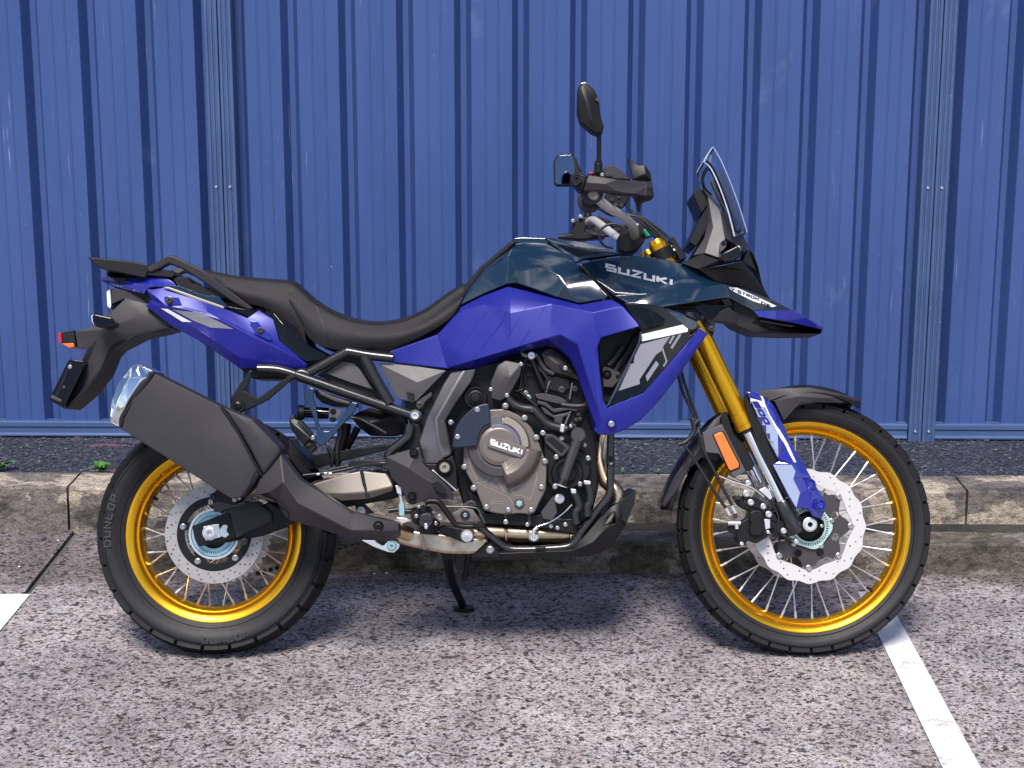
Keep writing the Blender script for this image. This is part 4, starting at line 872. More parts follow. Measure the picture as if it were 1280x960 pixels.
fi = plate('front_indicator', z('S', [(224,550),(240,535),(300,504),(316,512),(320,530),(310,556),(290,575),(240,582),(226,570)]), .205, .05, GLOSSB, bike, bev=.009, seg=3)
plate('lens', z('S', [(298,504),(314,506),(320,528),(312,552),(300,548)]), .203, .045, LENS, fi, bev=.004); tube('stalk', [Z('S',262,560)+(.17,), Z('S',255,565)+(.10,)], 6, BLACK, fi)
# ---------------------------------------------------------------- handlebar
bar = tube('handlebar', [Z('R',190,612)+(-.33,), Z('R',245,572)+(-.27,), Z('R',330,625)+(-.16,), Z('R',450,715)+(-.06,), Z('R',520,730)+(0,), Z('R',560,690)+(.06,), Z('R',540,610)+(.16,), Z('R',460,535)+(.26,), Z('R',360,475)+(.33,), Z('R',240,375)+(.40,)], 5.4, BARM, bike, n=14)
bar['label'] = 'bare silver handlebar tube'
clampb = plate('bar_clamp', z('R', [(440,705),(470,670),(500,650),(560,700),(600,680),(640,720),(600,770),(565,805),(480,815),(440,790)]), .06, .12, ENGB, bike, bev=.004)
tube('bar_clamp_cap', [Z('R',455,735)+(-.05,), Z('R',480,690)+(-.02,)], 6, ENGB, clampb)
gd = plate('hand_guard', z('R', [(178,332,.43),(212,232,.44),(330,250,.45),(430,266,.45),(650,288,.42),(690,272,.40),(705,388,.40),(640,392,.43),(560,370,.445),(440,360,.45),(340,350,.45),(178,346,.435)]), .43, .025, DARK, bike, cr=[z('R', [(195,290,.445),(340,300,.458),(650,320,.43),(700,330,.40)]), z('R', [(650,288,.42),(640,392,.43)])], bev=.004, seg=3)
plate('guard_front', z('R', [(640,290,.425),(690,270,.38),(706,388,.38),(690,412,.38),(610,440,.38),(600,508,.37),(586,508,.37),(566,430,.39),(535,372,.41),(560,366,.435),(640,388,.425)]), .4, .02, BLACK, gd, bev=.002)
plate('guard_deflector', z('R', [(508,104),(524,112),(592,160),(636,152),(678,215),(690,274),(660,280),(540,268),(532,200)]), .375, .012, BLACK, gd, cr=[z('R', [(592,160,.375),(640,225,.385),(690,274,.375)])], bev=.002)
flip(gd); 
lathe('bar_end', z1('R', 122, 264), [(.36, 6), (.40, 7.5), (.445, 7.5), (.45, 6.8), (.45, 4.4), (.446, 4.2), (.446, 3.6), (.45, 3.4), (.45, 1.8), (.44, 1.6)], BLACK, gd, 24)
plate('guard_end', z('R', [(100,300),(90,260),(120,225),(180,225),(205,240),(175,340),(145,358)]), .432, .05, BLACK, gd, bev=.008, seg=3)
lathe('throttle_grip', z1('R', 240, 365), [(.22, 10), (.24, 15.5), (.255, 15.5), (.26, 10.5), (.38, 10), (.385, 14.5), (.395, 14.5), (.396, 12), (.392, 11.5)], HOSE, bike, 32)
sw = plate('switch_gear', z('R', [(330,440),(345,365),(510,370),(520,410),(500,450),(430,482),(370,470)]), .30, .06, BLACK, bike, bev=.005)
for q in ((420,460),(462,462),(440,400),(390,420)): bolt(z1('R', *q), .302, 2.2, sw, ENGG)
mc = plate('master_cylinder', z('R', [(320,235),(325,190),(350,162),(385,155),(425,170),(480,220),(535,268),(420,262),(330,250)]), .30, .06, DARK, bike, bev=.008, seg=3)
plate('red_switch', z('R', [(205,222),(225,208),(262,212),(240,224)]), .36, .03, RED, mc)
plate('lever_perch', z('R', [(200,230),(260,210),(330,215),(400,240),(400,262),(330,256),(215,240)]), .33, .05, BLACK, mc)
tube('lever', z('R', [(300,340),(420,370),(520,372),(590,400)]), 3, BLACK, mc, w=.36)
bolt(z1('R', 316, 232), .335, 2.4, mc); bolt(z1('R', 362, 232), .335, 3.2, mc, ENGG)
def mirrorarm(name, stem, sw_, label):
    o = tube(name, stem, [2.8]*len(stem), BLACK, bike, n=10); o['label'] = label; return o
m1 = mirrorarm('mirror', [Z('R',290,215)+(.33,), Z('R',290,165)+(.335,), Z('G',336,440)+(.34,), Z('G',336,325)+(.35,)], .33, 'raised black mirror seen from behind its housing')
tube('mirror_boot', [Z('R',288,215)+(.33,), Z('R',288,150)+(.332,), Z('R',290,120)+(.335,)], [5.2, 5.0, 3.2], BLACK, m1)
plate('housing', z('G', [(219,210),(222,88),(238,60),(262,54),(312,92),(336,142),(346,238),(364,292),(352,328),(320,328),(298,318),(236,268)]), .37, .05, BLACK, m1, cr=[z('G', [(238,60,.36),(275,160,.385),(300,260,.38),(352,328,.36)]), z('G', [(222,88,.36),(275,160,.385)]), z('G', [(336,142,.365),(300,260,.38)]), z('G', [(236,268,.365),(300,260,.38)])], bev=.005, seg=3)
plate('mirror_edge', z('G', [(228,80),(240,58),(264,52),(282,72),(262,76),(240,84)]), .36, .03, SILVER, m1, bev=.002)
plate('arrow_mark', z('G', [(312,150),(330,128),(336,150),(334,170),(326,156)]), .378, .01, ENGG, m1)
m2 = mirrorarm('mirror', [Z('G',277,790)+(-.34,), Z('G',277,700)+(-.345,), Z('G',255,590)+(-.36,), Z('G',225,520)+(-.37,)], -.3, 'lower mirror with its glass facing the viewer')
hou = plate('housing', z('G', [(94,480),(102,455),(122,436),(190,430),(216,462),(240,536),(218,560),(204,560),(186,608),(108,608),(96,592)]), -.36, .02, BLACK, m2, bev=.004)
plate('glass', z('G', [(103,484),(110,462),(126,446),(186,440),(200,470),(206,520),(196,560),(180,599),(112,599),(105,588)]), -.358, .006, MIRR, m2, bev=.001)
tube('mirror_boot', [Z('G',277,810)+(-.34,), Z('G',277,760)+(-.34,), Z('G',277,705)+(-.345,)], [5.6, 5.2, 4.2], BLACK, m2)
lc = plate('clutch_lever_perch', z('G', [(118,882),(150,868),(188,862),(192,820),(215,785),(250,775),(330,765),(395,790),(420,830),(330,800),(270,810),(262,850),(300,870),(365,860),(370,885),(300,890),(240,895),(160,890)]), -.30, .05, BLACK, bike, bev=.004)
tube('clutch_lever', z('G', [(118,880),(180,872),(260,880),(350,875),(410,850)]), 2.8, BLACK, lc, w=-.33)
for q in ((197,795),(238,772)): bolt(z1('G', *q), -.29, 2.6, lc)
wi = tube('control_cables', z('R', [(255,445),(330,505),(430,538),(560,540),(660,600),(770,700),(860,850)]), 2.2, HOSE, bike, w=.12)
for k, q in enumerate(([(380,500),(470,520),(600,545),(720,620),(800,690),(840,740)], [(300,470),(370,530),(500,545),(600,580),(690,680),(800,760),(870,870)], [(500,450),(530,500),(545,515)], [(590,540),(680,640),(790,730),(830,800)], [(290,700),(330,760),(400,780)], [(300,640),(380,600),(470,620),(520,690)])):
    tube('cable', z('R', q), 1.7, HOSE, wi, w=.10-.03*k)
plate('green_label', z('R', [(622,640),(650,636),(698,686),(640,694)]), .05, .01, GREEN, wi)
plate('key_block', z('R', [(560,600),(620,610),(700,680),(640,700),(590,680)]), .03, .06, BLACK, wi)
plate('dash_side', z('R', [(830,700),(850,692),(950,850),(905,872),(845,780)]), .10, .2, BLACK, wi)
for q in ((792,726),(580,602),(855,795),(830,770),(805,790)): bolt(z1('R', *q), .105, 1.8, wi, LENS)
# ---------------------------------------------------------------- fork
def forkline(y): return 937+.482*(y-544)
for sg in (1, -1):
    ww = .108*sg; a_ = ST.P(forkline(305), 305, .108)-ST.W*.108; b_ = ST.P(forkline(536), 536, .108)-ST.W*.108; c_ = ST.P(forkline(640), 640, .108)-ST.W*.108
    a_, b_, c_ = (p+ST.W*ww for p in (a_, b_, c_)); d_ = (b_-a_).normalized(); k_ = ST.mpp(900, 450, .1)
    fk = sweep('fork_leg', [a_, b_-d_*.045, b_-d_*.044, b_-d_*.014, b_-d_*.012, b_], [11.8*k_, 11.8*k_, 12.6*k_, 12.6*k_, 13.4*k_, 13.0*k_], GOLD, bike, 32, sm=False)
    fk['label'] = 'gold upside-down fork leg'
    sweep('fork_cap', [a_-d_*.012, a_+d_*.0], [9*k_, 10.5*k_], GOLD, fk, 24, sm=False)
    sweep('dust_seal', [b_-d_*.001, b_+d_*.010], [11.4*k_, 10.2*k_], HOSE, fk, 24, sm=False)
    sweep('stanchion', [b_, c_+d_*.03], 8.6*k_, CHROME, fk, 28, sm=False)
    e_ = c_-d_*.034
    sweep('fork_bottom', [e_, e_+d_*.004, e_+d_*.075, e_+d_*.095], [10.4*k_, 11.6*k_, 11.8*k_, 9.5*k_], FRAME, fk, 28, sm=False)
    sweep('triple_clamp', [a_+d_*.016, a_+d_*.048], [14.5*k_, 14.8*k_], ENGB, fk, 28, sm=False)
    if sg > 0: FK = fk
plate('lower_triple_clamp', z('H', [(640,392),(720,430),(712,470),(660,465),(625,450)]), .125, .25, BLACK, FK, fr=ST)
for sg in (1, -1):
    o = plate('axle_clamp', z('L', [(735,395),(770,330),(800,318),(880,326),(926,382),(915,410),(850,442),(770,432)]), .122, .03, ENGB, FK, fr=ST, bev=.004)
    if sg < 0: pass
lathe('axle_nut', z1('L', 846, 372), [(.10, 8.5), (.124, 9), (.127, 9), (.128, 7.6), (.131, 7.2), (.131, 3.2), (.12, 3)], SILVER, FK, 24, fr=ST)
bolt(z1('L', 922, 382), .121, 2.2, FK, fr=ST)
gd2 = plate('fork_guard', z('J', [(598,152,.150),(640,158,.15),(690,172,.148),(775,235,.14),(800,275,.138),(860,400,.138),(905,510,.138),(985,640,.136),(1040,740,.136),(1112,860,.138),(1130,905,.138),(1125,960,.138),(1100,1008,.138),(1045,985,.146),(1010,935,.15),(930,935,.15),(885,860,.15),(775,640,.15),(815,620,.15),(720,400,.15),(640,240,.15)]), .14, .012, PURPLE, bike, fr=ST,
             cr=[z('J', [(598,152,.150),(680,190,.158),(780,290,.160),(838,480,.162),(820,600,.158),(925,640,.162),(1010,800,.162),(1045,985,.146)]), z('J', [(925,640,.162),(985,640,.136)])], bev=.0025)
decal('silver_stripe', [z('G8', [(106,130),(255,168),(285,245),(418,490),(424,735),(330,560),(240,372),(150,212)])], [gd2], PALEB, gd2)
decal('white_stripe', [z('G8', [(240,120),(262,128),(335,300),(425,450),(520,605),(598,785),(578,785),(420,490),(320,300)])], [gd2], WHITE, gd2, off=.0018)
decal('silver_lower', [z('J', [(780,645),(905,645),(930,690),(915,740),(960,830),(935,930),(890,855)])], [gd2], PALEB, gd2)
decal('white_corner', [z('G8', [(110,132),(252,168),(290,200),(284,236),(215,212),(150,190)])], [gd2], WHITE, gd2, off=.002)
decal('size_number', text('800', Z('G8',162,172), (126/8, 226/8), (62/8, 4/8), cw=1.0, gap=.2, t=.15), [gd2], BLUE, gd2, off=.003)
for q in ((1027,775),(1095,912)): lathe('guard_bolt', Z('J', *q), [(.13, 7), (.1565, 7), (.158, 6.4), (.1565, 5.4), (.153, 4.4), (.155, 3.8), (.1555, 1.8), (.153, 1.6)], PURPLE, gd2, 24, fr=ST)
plate('guard_pocket', z('J', [(930,728),(965,700),(1005,705),(1020,735),(960,735)]), .1625, .008, PURPLE, gd2, fr=ST)
flip(gd2, fr=ST)
plate('guard_back', z('J', [(600,165),(640,240),(820,610),(780,640),(890,860),(870,860),(700,560),(650,430),(590,230)]), .138, .02, BLACK, gd2, fr=ST)
# ---------------------------------------------------------------- front fender
def arcshell(name, a0, a1, r_in, hw_, m_, par, n=20, thick=.004, taper=0):
    V = []; F = []; L = 9
    for i in range(n+1):
        t = i/n; a = a0+(a1-a0)*t
        for j in range(L):
            v_ = -1+2*j/(L-1); rr = r_in(t)-.022*abs(v_)**3; hw2 = hw_*(1-taper*max(0, abs(t-.5)*2-.4)**2)
            V.append(CF+ST.W*(v_*hw2)+(ST.X*math.cos(a)+ST.U*math.sin(a))*rr)
    for i in range(n):
        for j in range(L-1): F.append([i*L+j, i*L+j+1, (i+1)*L+j+1, (i+1)*L+j])
    o = mkobj(name, V, F, m_, par, 50); md = o.modifiers.new('thickness', 'SOLIDIFY'); md.thickness = thick; md.offset = 0; return o
RTF = 160.6*kF
ff = arcshell('front_fender', R(66), R(112), lambda t: RTF+.030-.012*(abs(t-.5)*2)**2+.004, .074, BLACK, bike, taper=.4)
plate('side_skirt', z('I', [(312,80,.06),(360,70,.064),(420,64,.068),(500,62,.068),(600,84,.066),(668,100,.05),(662,107,.05),(600,114,.066),(520,112,.072),(465,122,.074),(450,132,.074),(415,172,.07),(385,110,.07)]), .07, .008, DARK, ff, cr=[z('I', [(360,70,.064),(465,92,.080),(470,110,.079),(450,132,.074)]), z('I', [(465,92,.080),(560,98,.076),(668,100,.05)])], fr=ST, mir=True)
arcshell('rear_arc', R(120), R(173), lambda t: RTF+.022+.020*t, .066, BLACK, ff, taper=.3)
plate('rear_skirt', z('I', [(226,140,.07),(190,165,.07),(140,225,.07),(100,290,.07),(55,360,.066),(18,445,.05),(30,451,.05),(62,405,.066),(110,325,.072),(150,290,.074),(200,300,.074),(215,280,.075)]), .07, .008, DARK, ff, cr=[z('I', [(18,445,.05),(120,290,.08),(170,225,.08),(226,140,.07)])], fr=ST, mir=True)
fb = plate('fork_brace', z('J', [(430,330),(470,290),(520,440),(580,500),(660,640),(640,680),(540,700),(480,560)]), .098, .02, BLACK, ff, fr=ST, mir=True)
rp_ = plate('reflector_plate', z('J', [(310,430),(440,372),(600,690),(520,732),(420,572),(330,562)]), .112, .008, GREYP, bike, fr=ST, bev=.002)
plate('amber_reflector', z('J', [(384,446),(436,424),(446,428),(554,640),(552,662),(500,684),(488,678)]), .118, .007, AMBER, rp_, fr=ST, bev=.003)
plate('reflector_frame', z('J', [(376,442),(440,416),(452,422),(562,640),(558,668),(500,692),(482,684)]), .1155, .006, BLACK, rp_, fr=ST)
# ---------------------------------------------------------------- front caliper and lines
fc = plate('front_caliper', z('L', [(380,205),(410,190),(440,205),(450,240),(500,250),(560,260),(600,290),(640,330),(690,360),(700,420),(640,460),(625,400),(590,370),(590,450),(520,490),(470,470),(440,500),(405,490),(400,440),(350,410),(352,380),(420,360),(470,330),(480,290),(420,260)]), .120, .05, ENGB, bike, fr=ST, bev=.003)
plate('caliper_body', z('L', [(478,300),(500,284),(545,284),(564,300),(566,335),(556,355),(566,380),(564,420),(548,440),(500,442),(480,425),(476,395),(486,365),(476,335)]), .134, .03, ENGB, fc, fr=ST, bev=.004, seg=3)
plate('caliper_arm', z('L', [(430,195),(520,205),(610,270),(650,340),(640,360),(590,330),(540,280),(470,255)]), .126, .012, ENGB, fc, fr=ST)
plate('silver_pad', z('L', [(566,340),(605,335),(605,395),(575,405)]), .124, .02, SILVER, fc, fr=ST)
for q, r_ in (((457,183),4.2),((485,237),4.0),((562,262),3.6),((595,310),4.0),((405,205),3.4),((470,118),3.6),((687,412),3.6),((592,420),2.2),((765,478),2.8),((430,492),2.4)): bolt(z1('L', *q), .128, r_, fc, SILVER if r_ != 3.4 else ENGG, fr=ST)
tube('banjo', z('L', [(345,364),(420,364)]), 3.0, SILVER, fc, w=.13, fr=ST); tube('banjo_bolt', z('L', [(395,365),(400,400)]), 2.6, SILVER, fc, w=.13, fr=ST)
plate('sensor_bracket', z('L', [(420,95),(470,90),(500,130),(470,140),(440,130)]), .115, .01, GREYP, fc, fr=ST)
tube('sensor_wire', z('L', [(290,70),(420,120),(540,175),(620,250),(655,330),(650,400),(680,440),(760,470)]), 1.3, HOSE, fc, w=.124, fr=ST)
plate('fork_bracket', z('L', [(535,160),(575,140),(600,160),(620,210),(590,230)]), .118, .02, SILVER, fc, fr=ST)
hz_ = tube('brake_hose', [*[q+(.10,) for q in z('H', [(565,640),(590,720),(625,790),(645,840)])], *[q+(.12,) for q in z('J', [(285,420),(320,550),(380,670),(440,790),(500,900)])], Z('L',395,330)+(.128,)], 2.0, HOSE, bike, fr=ST)
tube('hose_branch', z('J', [(170,500),(230,570),(330,730),(420,870),(470,940)]), 2.0, HOSE, hz_, w=.126, fr=ST)
tube('hose_branch', z('H', [(580,625),(605,710),(640,800),(655,850)]), 1.8, HOSE, hz_, w=.09, fr=ST)
tube('hose_branch', [*[q+(.1,) for q in z('H', [(545,560),(565,640)])]], 2.0, HOSE, hz_, fr=ST)
tube('hose_guide', z('J', [(150,510),(200,490),(250,430),(255,380),(285,345)]), 3.0, HOSE, hz_, w=.115, fr=ST)
plate('hose_clamp', z('H', [(618,815),(655,820),(650,845),(625,850)]), .115, .03, HOSE, hz_, fr=ST)
for q in ((465,935),(505,920)): tube('hose_end', [Z('J', *q)+(.13,), (Z('J', *q)[0]+5, Z('J', *q)[1]+9, .13)], 2.6, SILVER, hz_, fr=ST, sm=False)
tube('hose_wire', z('J', [(420,720),(520,760),(640,800),(720,860)]), 1.0, SILVER, hz_, w=.13, fr=ST)
# ---------------------------------------------------------------- subframe
sf = tube('subframe', z('p', [(322,461),(345,462),(365,467),(400,479),(440,493),(480,507),(518,520)]), 6.6, FRAME, bike, w=.125, n=14)
tube('upper_tube', z('D', [(90,165),(112,152),(295,50),(330,42),(420,58),(560,75)]), 6.2, FRAME, sf, w=.125, n=14)
tube('diagonal_tube', z('D', [(405,65),(470,190),(545,318)]), 7.2, FRAME, sf, w=.128, n=14)
tube('mount_tube', z('D', [(0,190),(60,150),(110,160)]), 5.0, FRAME, sf, w=.128)
tube('far_rail', z('p', [(330,463),(365,468),(440,494),(518,521)]), 6.6, FRAME, sf, w=-.11)
tube('cross_tube', [z1('p', 440, 492)+(.12,), z1('p', 440, 490)+(-.12,)], 6, FRAME, sf)
plate('gusset', z('D', [(110,185),(330,262),(430,300),(440,312),(330,285),(130,225)]), .122, .01, ENGB, sf)
plate('rail_bracket', z('V', [(180,105),(300,130),(300,152),(190,140)]), .13, .008, ENGG, sf); plate('rail_bracket', z('V', [(520,225),(620,235),(660,275),(560,262)]), .13, .008, ENGG, sf)
lathe('frame_bolt', z1('D', 678, 382), [(.10, 7.5), (.135, 7.6), (.14, 6.4), (.142, 6.2), (.148, 4.6), (.148, 2.4), (.142, 2.2)], SILVER, sf, 20)
tri = plate('triangle_cover', z('D', [(198,156),(290,90),(350,100),(380,130),(458,246),(330,205)]), .105, .01, GREYP, bike, bev=.002)
plate('triangle_backing', z('D', [(150,165),(300,62),(420,70),(520,300),(330,250)]), .09, .18, BLACK, tri)
bc = plate('side_cover', z('D', [(482,104,.118),(560,106,.122),(700,122,.128),(842,142,.13),(770,215,.132),(695,292,.132),(668,312,.13),(575,285,.122),(540,210,.12)]), .12, .03, GREYP, bike, cr=[z('D', [(690,205,.142),(842,142,.13)]), z('D', [(482,104,.118),(690,205,.142),(692,294,.132)])], bev=.0025)
for q in ([(628,254),(672,262),(674,274),(632,266)], [(632,276),(674,284),(674,298),(640,290)]): plate('vent', z('D', q), .143, .006, BLACK, bc)
plate('lower_bracket', z('D', [(680,300),(720,285),(765,255),(770,275),(730,310),(720,345),(690,345)]), .125, .02, ENGG, bc); bolt(z1('D', 703, 326), .126, 4.6, bc, ENGG)
plate('air_box', z('V', [(540,420),(600,380),(700,340),(930,400),(1010,440),(1010,560),(900,582),(700,580),(600,500)]), .07, .14, BLACK, bike, bev=.01, cr=[z('V', [(540,420,.06),(700,470,.10),(930,410,.08)]), z('V', [(700,470,.10),(760,560,.08)])])
plate('frame_fill', z('p', [(505,500),(560,462),(600,458),(640,448),(600,520),(570,560),(540,590),(520,560),(512,530)]), .10, .2, ENGB, bike)
hg = plate('peg_hanger', z('V', [(148,215),(160,180),(185,165),(225,172),(232,190),(216,210),(212,245),(232,300),(262,470),(282,522),(310,540),(352,536),(410,490),(545,290),(602,300),(565,372),(470,480),(345,630),(310,660),(272,672),(238,640),(212,602),(248,560),(240,505),(215,420),(152,262)]), .168, .016, mat('hanger_blue_black', (.008,.022,.06), .25, coat=.8), bike, bev=.004, seg=3)
pp = plate('passenger_peg', z('V', [(8,455),(15,415),(42,392),(58,415),(62,440),(110,450),(205,560),(216,598),(130,662),(112,640),(30,535)]), .20, .05, HOSE, bike, bev=.006, cr=[z('V', [(62,440,.205),(75,500,.21),(190,600,.21)])])
for k in range(6): plate('peg_rib', z('V', [(82+k*18,455+k*21),(92+k*18,452+k*21),(98+k*18,462+k*21),(88+k*18,466+k*21)]), .212, .01, BLACK, pp)
plate('peg_mount', z('V', [(128,660),(200,610),(222,640),(238,690),(195,730),(175,720)]), .19, .04, ENGB, pp); bolt(z1('V', 210, 600), .2, 3, pp); bolt(z1('V', 175, 655), .192, 3.4, pp, ENGG)
rv = tube('preload_knob', z('V', [(85,382),(110,382),(140,382)]), [9, 10, 9], BLACK, bike, w=.08, n=18)
tube('reservoir', z('V', [(140,380),(250,384),(352,388)]), [6, 7.5, 7], GLOSSB, rv, w=.08, n=16)
rb_ = plate('reservoir_bracket', z('V', [(350,350),(378,335),(470,368),(430,432),(385,462),(352,455)]), .12, .01, GREYP, rv); bolt(z1('V', 387, 368), .121, 3.8, rv, ENGB); bolt(z1('V', 385, 438), .121, 3.8, rv, ENGB)
plate('tool_tray', z('V', [(250,180),(380,240),(540,290),(525,320),(400,290),(270,230)]), .14, .03, ENGG, rv, bev=.004)
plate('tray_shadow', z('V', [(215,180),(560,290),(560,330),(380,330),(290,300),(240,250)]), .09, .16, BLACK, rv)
sh = tube('rear_shock', z('V', [(490,470),(470,600),(400,830)]), [8, 8, 7], BLACK, bike, w=.0, n=18)
for k in range(7): 
    t = k/6; tube('spring_coil', [(*Z('V',460-14*k-22, 560+40*k), .0), (*Z('V',460-14*k+22, 566+40*k), .0)], 2.4, ENGG, sh)
tube('hose', z('V', [(440,480),(450,560),(420,680),(425,850)]), 2.6, HOSE, sh, w=.06); tube('hose', z('V', [(340,680),(380,760),(370,850)]), 2.2, HOSE, sh, w=.06)
tube('link_rod', z('V', [(600,510),(500,690)]), 4.5, ENGB, sh, w=-.05); tube('hose', z('V', [(540,425),(620,440),(720,490),(840,560)]), 2.2, HOSE, sh, w=.11)
plate('chain_guard', z('V', [(200,745),(450,710),(872,655),(882,690),(600,760),(250,850),(120,890)]), .05, .12, BLACK, bike)
plate('hugger', z('V', [(0,600),(40,660),(140,740),(240,860),(180,880),(60,780),(0,700)]), .10, .2, BLACK, bike, bev=.004)
plate('mud_guard', z('V', [(0,700),(60,730),(130,800),(200,900),(110,900),(0,760)]), .11, .05, ENGB, bike)
# ---------------------------------------------------------------- frame spar and pivot
spar = plate('frame_spar', z('D', [(868,152,.15),(1006,132,.15),(985,190,.152),(900,310,.158),(838,412,.162),(848,445,.162),(874,588,.165),(800,640,.166),(730,642,.164),(698,520,.16),(742,392,.16),(830,212,.155)]), .16, .045, SPAR, bike, cr=[z('D', [(940,142,.162),(860,280,.172),(790,400,.176),(800,520,.178),(830,600,.172)]), z('D', [(742,392,.16),(790,400,.176),(838,412,.162)])], bev=.006, seg=3, mir=True)
plate('pivot_plate', z('D', [(730,640),(800,640),(880,592),(896,640),(905,775),(880,790),(820,745),(750,690)]), .166, .03, ENGB, spar, bev=.003)
lathe('pivot_boss', z1('D', 835, 660), [(.14, 11), (.172, 11), (.174, 10), (.170, 8.6), (.170, 7.4), (.178, 7), (.179, 4.2), (.176, 4), (.176, 1.6), (.17, 1.5)], ENGB, spar, 28); lathe('pivot_nut', z1('D', 836, 660), [(.17, 6.8), (.181, 6.6), (.183, 5.6), (.183, 3.4), (.178, 3.2), (.178, 1.4), (.172, 1.3)], BRONZL, spar, 18)
plate('silver_edge', z('D', [(762,672),(778,672),(900,778),(900,792),(850,745)]), .169, .004, SILVER, spar)
hgd = plate('heel_guard', z('D', [(522,602,.178),(600,575,.182),(702,548,.188),(722,640,.19),(760,672,.192),(865,770,.19),(882,830,.186),(800,826,.19),(740,832,.192),(662,858,.19),(640,850,.188),(600,765,.186),(552,715,.18),(530,650,.178)]), .185, .012, DARK, bike, cr=[z('D', [(522,602,.178),(640,660,.205),(722,640,.19)]), z('D', [(640,660,.205),(760,735,.206),(882,830,.186)]), z('D', [(552,715,.18),(640,660,.205)])], bev=.002)
plate('guard_recess', z('D', [(765,740),(795,732),(812,740),(846,782),(838,802),(790,784)]), .206, .004, ENGB, hgd, bev=.001)
for q in ((671,578),(660,812)): lathe('guard_bolt', z1('D', *q), [(.17, 5.6), (.203, 5.6), (.205, 5), (.203, 4), (.206, 3.6), (.206, 1.6), (.203, 1.5)], ENGB, hgd, 18)
tube('brace_arm', z('D', [(650,430),(640,490),(600,530),(545,575),(535,620)]), 6.2, FRAME, spar, w=.15, n=14)
plate('inner_plate', z('D', [(560,560),(640,480),(660,420),(700,430),(730,560),(600,580)]), .135, .03, ENGB, spar)
for q in ((870,420),(905,495)): bolt(z1('D', *q), .165, 3.4, spar, BRONZL)
# ---------------------------------------------------------------- engine
eng = plate('engine', z('p', [(566,520),(600,470),(640,455),(690,440),(722,470),(738,520),(748,560),(748,610),(738,650),(700,672),(640,680),(605,672),(582,640),(566,590)]), .10, .22, ENGB, bike, bev=.008)
eng['label'] = 'exposed parallel twin engine with bronze clutch cover'
plate('frame_down', z('p', [(600,455),(690,432),(745,540),(752,600),(735,560),(700,470),(640,470)]), .03, .1, ENGB, eng)
cl = plate('clutch_cover', z('O', [(108,412),(120,350),(150,270),(225,160),(300,122),(400,118),(500,162),(585,245),(632,330),(684,470),(697,530),(696,600),(690,690),(640,790),(612,850),(588,865),(500,858),(420,866),(340,858),(262,838),(240,800),(196,690),(150,610),(106,530)]), .172, .07, BRONZE, bike, bev=.004, seg=3)
cl['label'] = 'bronze clutch cover with a raised maker name'
cc = z1('O', 360, 378)
lathe('clutch_dome', cc, [(.165, 39.5), (.180, 39.2), (.192, 37.5), (.198, 35), (.200, 31), (.200, 27.2), (.194, 26.6), (.194, 25.4), (.204, 24.6), (.206, 21.5), (.2065, 20.6), (.2075, 20.4), (.2075, .1)], BRONZE, cl, 72)
def sector(a0, a1, r0, r1, n=14): return [polar(cc, r1, R(a0+(a1-a0)*i/n)) for i in range(n+1)]+[polar(cc, r0, R(a1-(a1-a0)*i/n)) for i in range(n+1)]
plate('gold_arc', sector(-3, 78, 28.5, 37), .203, .006, BRONZL, cl, bev=.001)
plate('steel_arc', sector(-3, 112, 20.8, 26.5), .2055, .004, mat('steel_blue', (.16,.17,.22), .38, metal=.6), cl, bev=.0008)
plate('inner_arc', sector(84, 112, 26, 37.5), .2025, .006, mat('steel_grey', (.12,.115,.12), .42, metal=.5), cl, bev=.001)
plate('dark_arc', sector(180, 300, 28, 38.5), .2005, .004, ENGG, cl, bev=.001)
gdc = plate('clutch_guard', z('O', [(272,80),(290,86),(302,222),(262,240),(228,278),(208,330),(206,380),(110,392),(32,396),(30,370),(42,290),(60,240),(92,190),(140,140),(185,104),(230,88)]), .214, .035, mat('guard_navy', (.010,.014,.035), .36), cl, bev=.004, seg=3)
for q in ((207,126),(68,318)): lathe('guard_cup', z1('O', *q), [(.19, 4.2), (.2145, 4.4), (.2165, 4), (.2145, 3.4)], BLACK, gdc, 16) if False else None
for q in ((207,126),(68,318)): bolt(z1('O', *q), .2145, 3.4, cl)
_arc = lambda r_, w_, a0=-7, a1=-80, n=12: [polar(cc, r_, R(a0+(a1-a0)*i/n))+(w_,) for i in range(n+1)]
lob = plate('clutch_lobe', _arc(54, .180)+[q+(.204,) for q in z('O', [(396,600),(372,500),(348,408),(276,386),(300,316),(420,350)])], .205, .05, BRONZE, cl, cr=[_arc(38, .213, -9, -76), _arc(46, .207, -8, -78), _arc(50.5, .198, -8, -79)], bev=.002, smooth=50)
bar_ = plate('name_bar', z('O', [(302,314),(420,346),(556,386),(532,444),(510,464),(380,420),(276,384)]), .2165, .006, BRONZE, cl, bev=.001)
decal('maker_name', text('SUZUKI', Z('O',296,370), (226/5.647, 76/5.647), (1.2, -7.4), cw=.95, gap=.14, t=.135), [bar_], WHITE, cl, off=.0012)
decal('cover_lines', lines([z('O', q) for q in ([(382,420),(416,540),(510,462)], [(186,632),(430,742),(468,802)], [(200,640),(262,635),(288,612)], [(300,655),(342,612),(395,700),(420,716),(300,655)], [(446,686),(560,645),(628,565),(625,620),(578,760),(520,730),(470,728),(446,686)], [(310,768),(385,776),(385,792),(308,784),(310,768)], [(130,420),(165,530),(205,620)])], .9), [cl, lob], BRONZL, cl, off=.0015)
for q in ((405,98),(540,183),(622,322),(683,490),(660,672),(588,833),(427,833),(272,813),(183,677),(118,528),(20,215),(672,290),(765,460),(755,668),(408,918)): bolt(z1('O', *q), .176 if q[0] < 690 else .15, 3.1, cl)
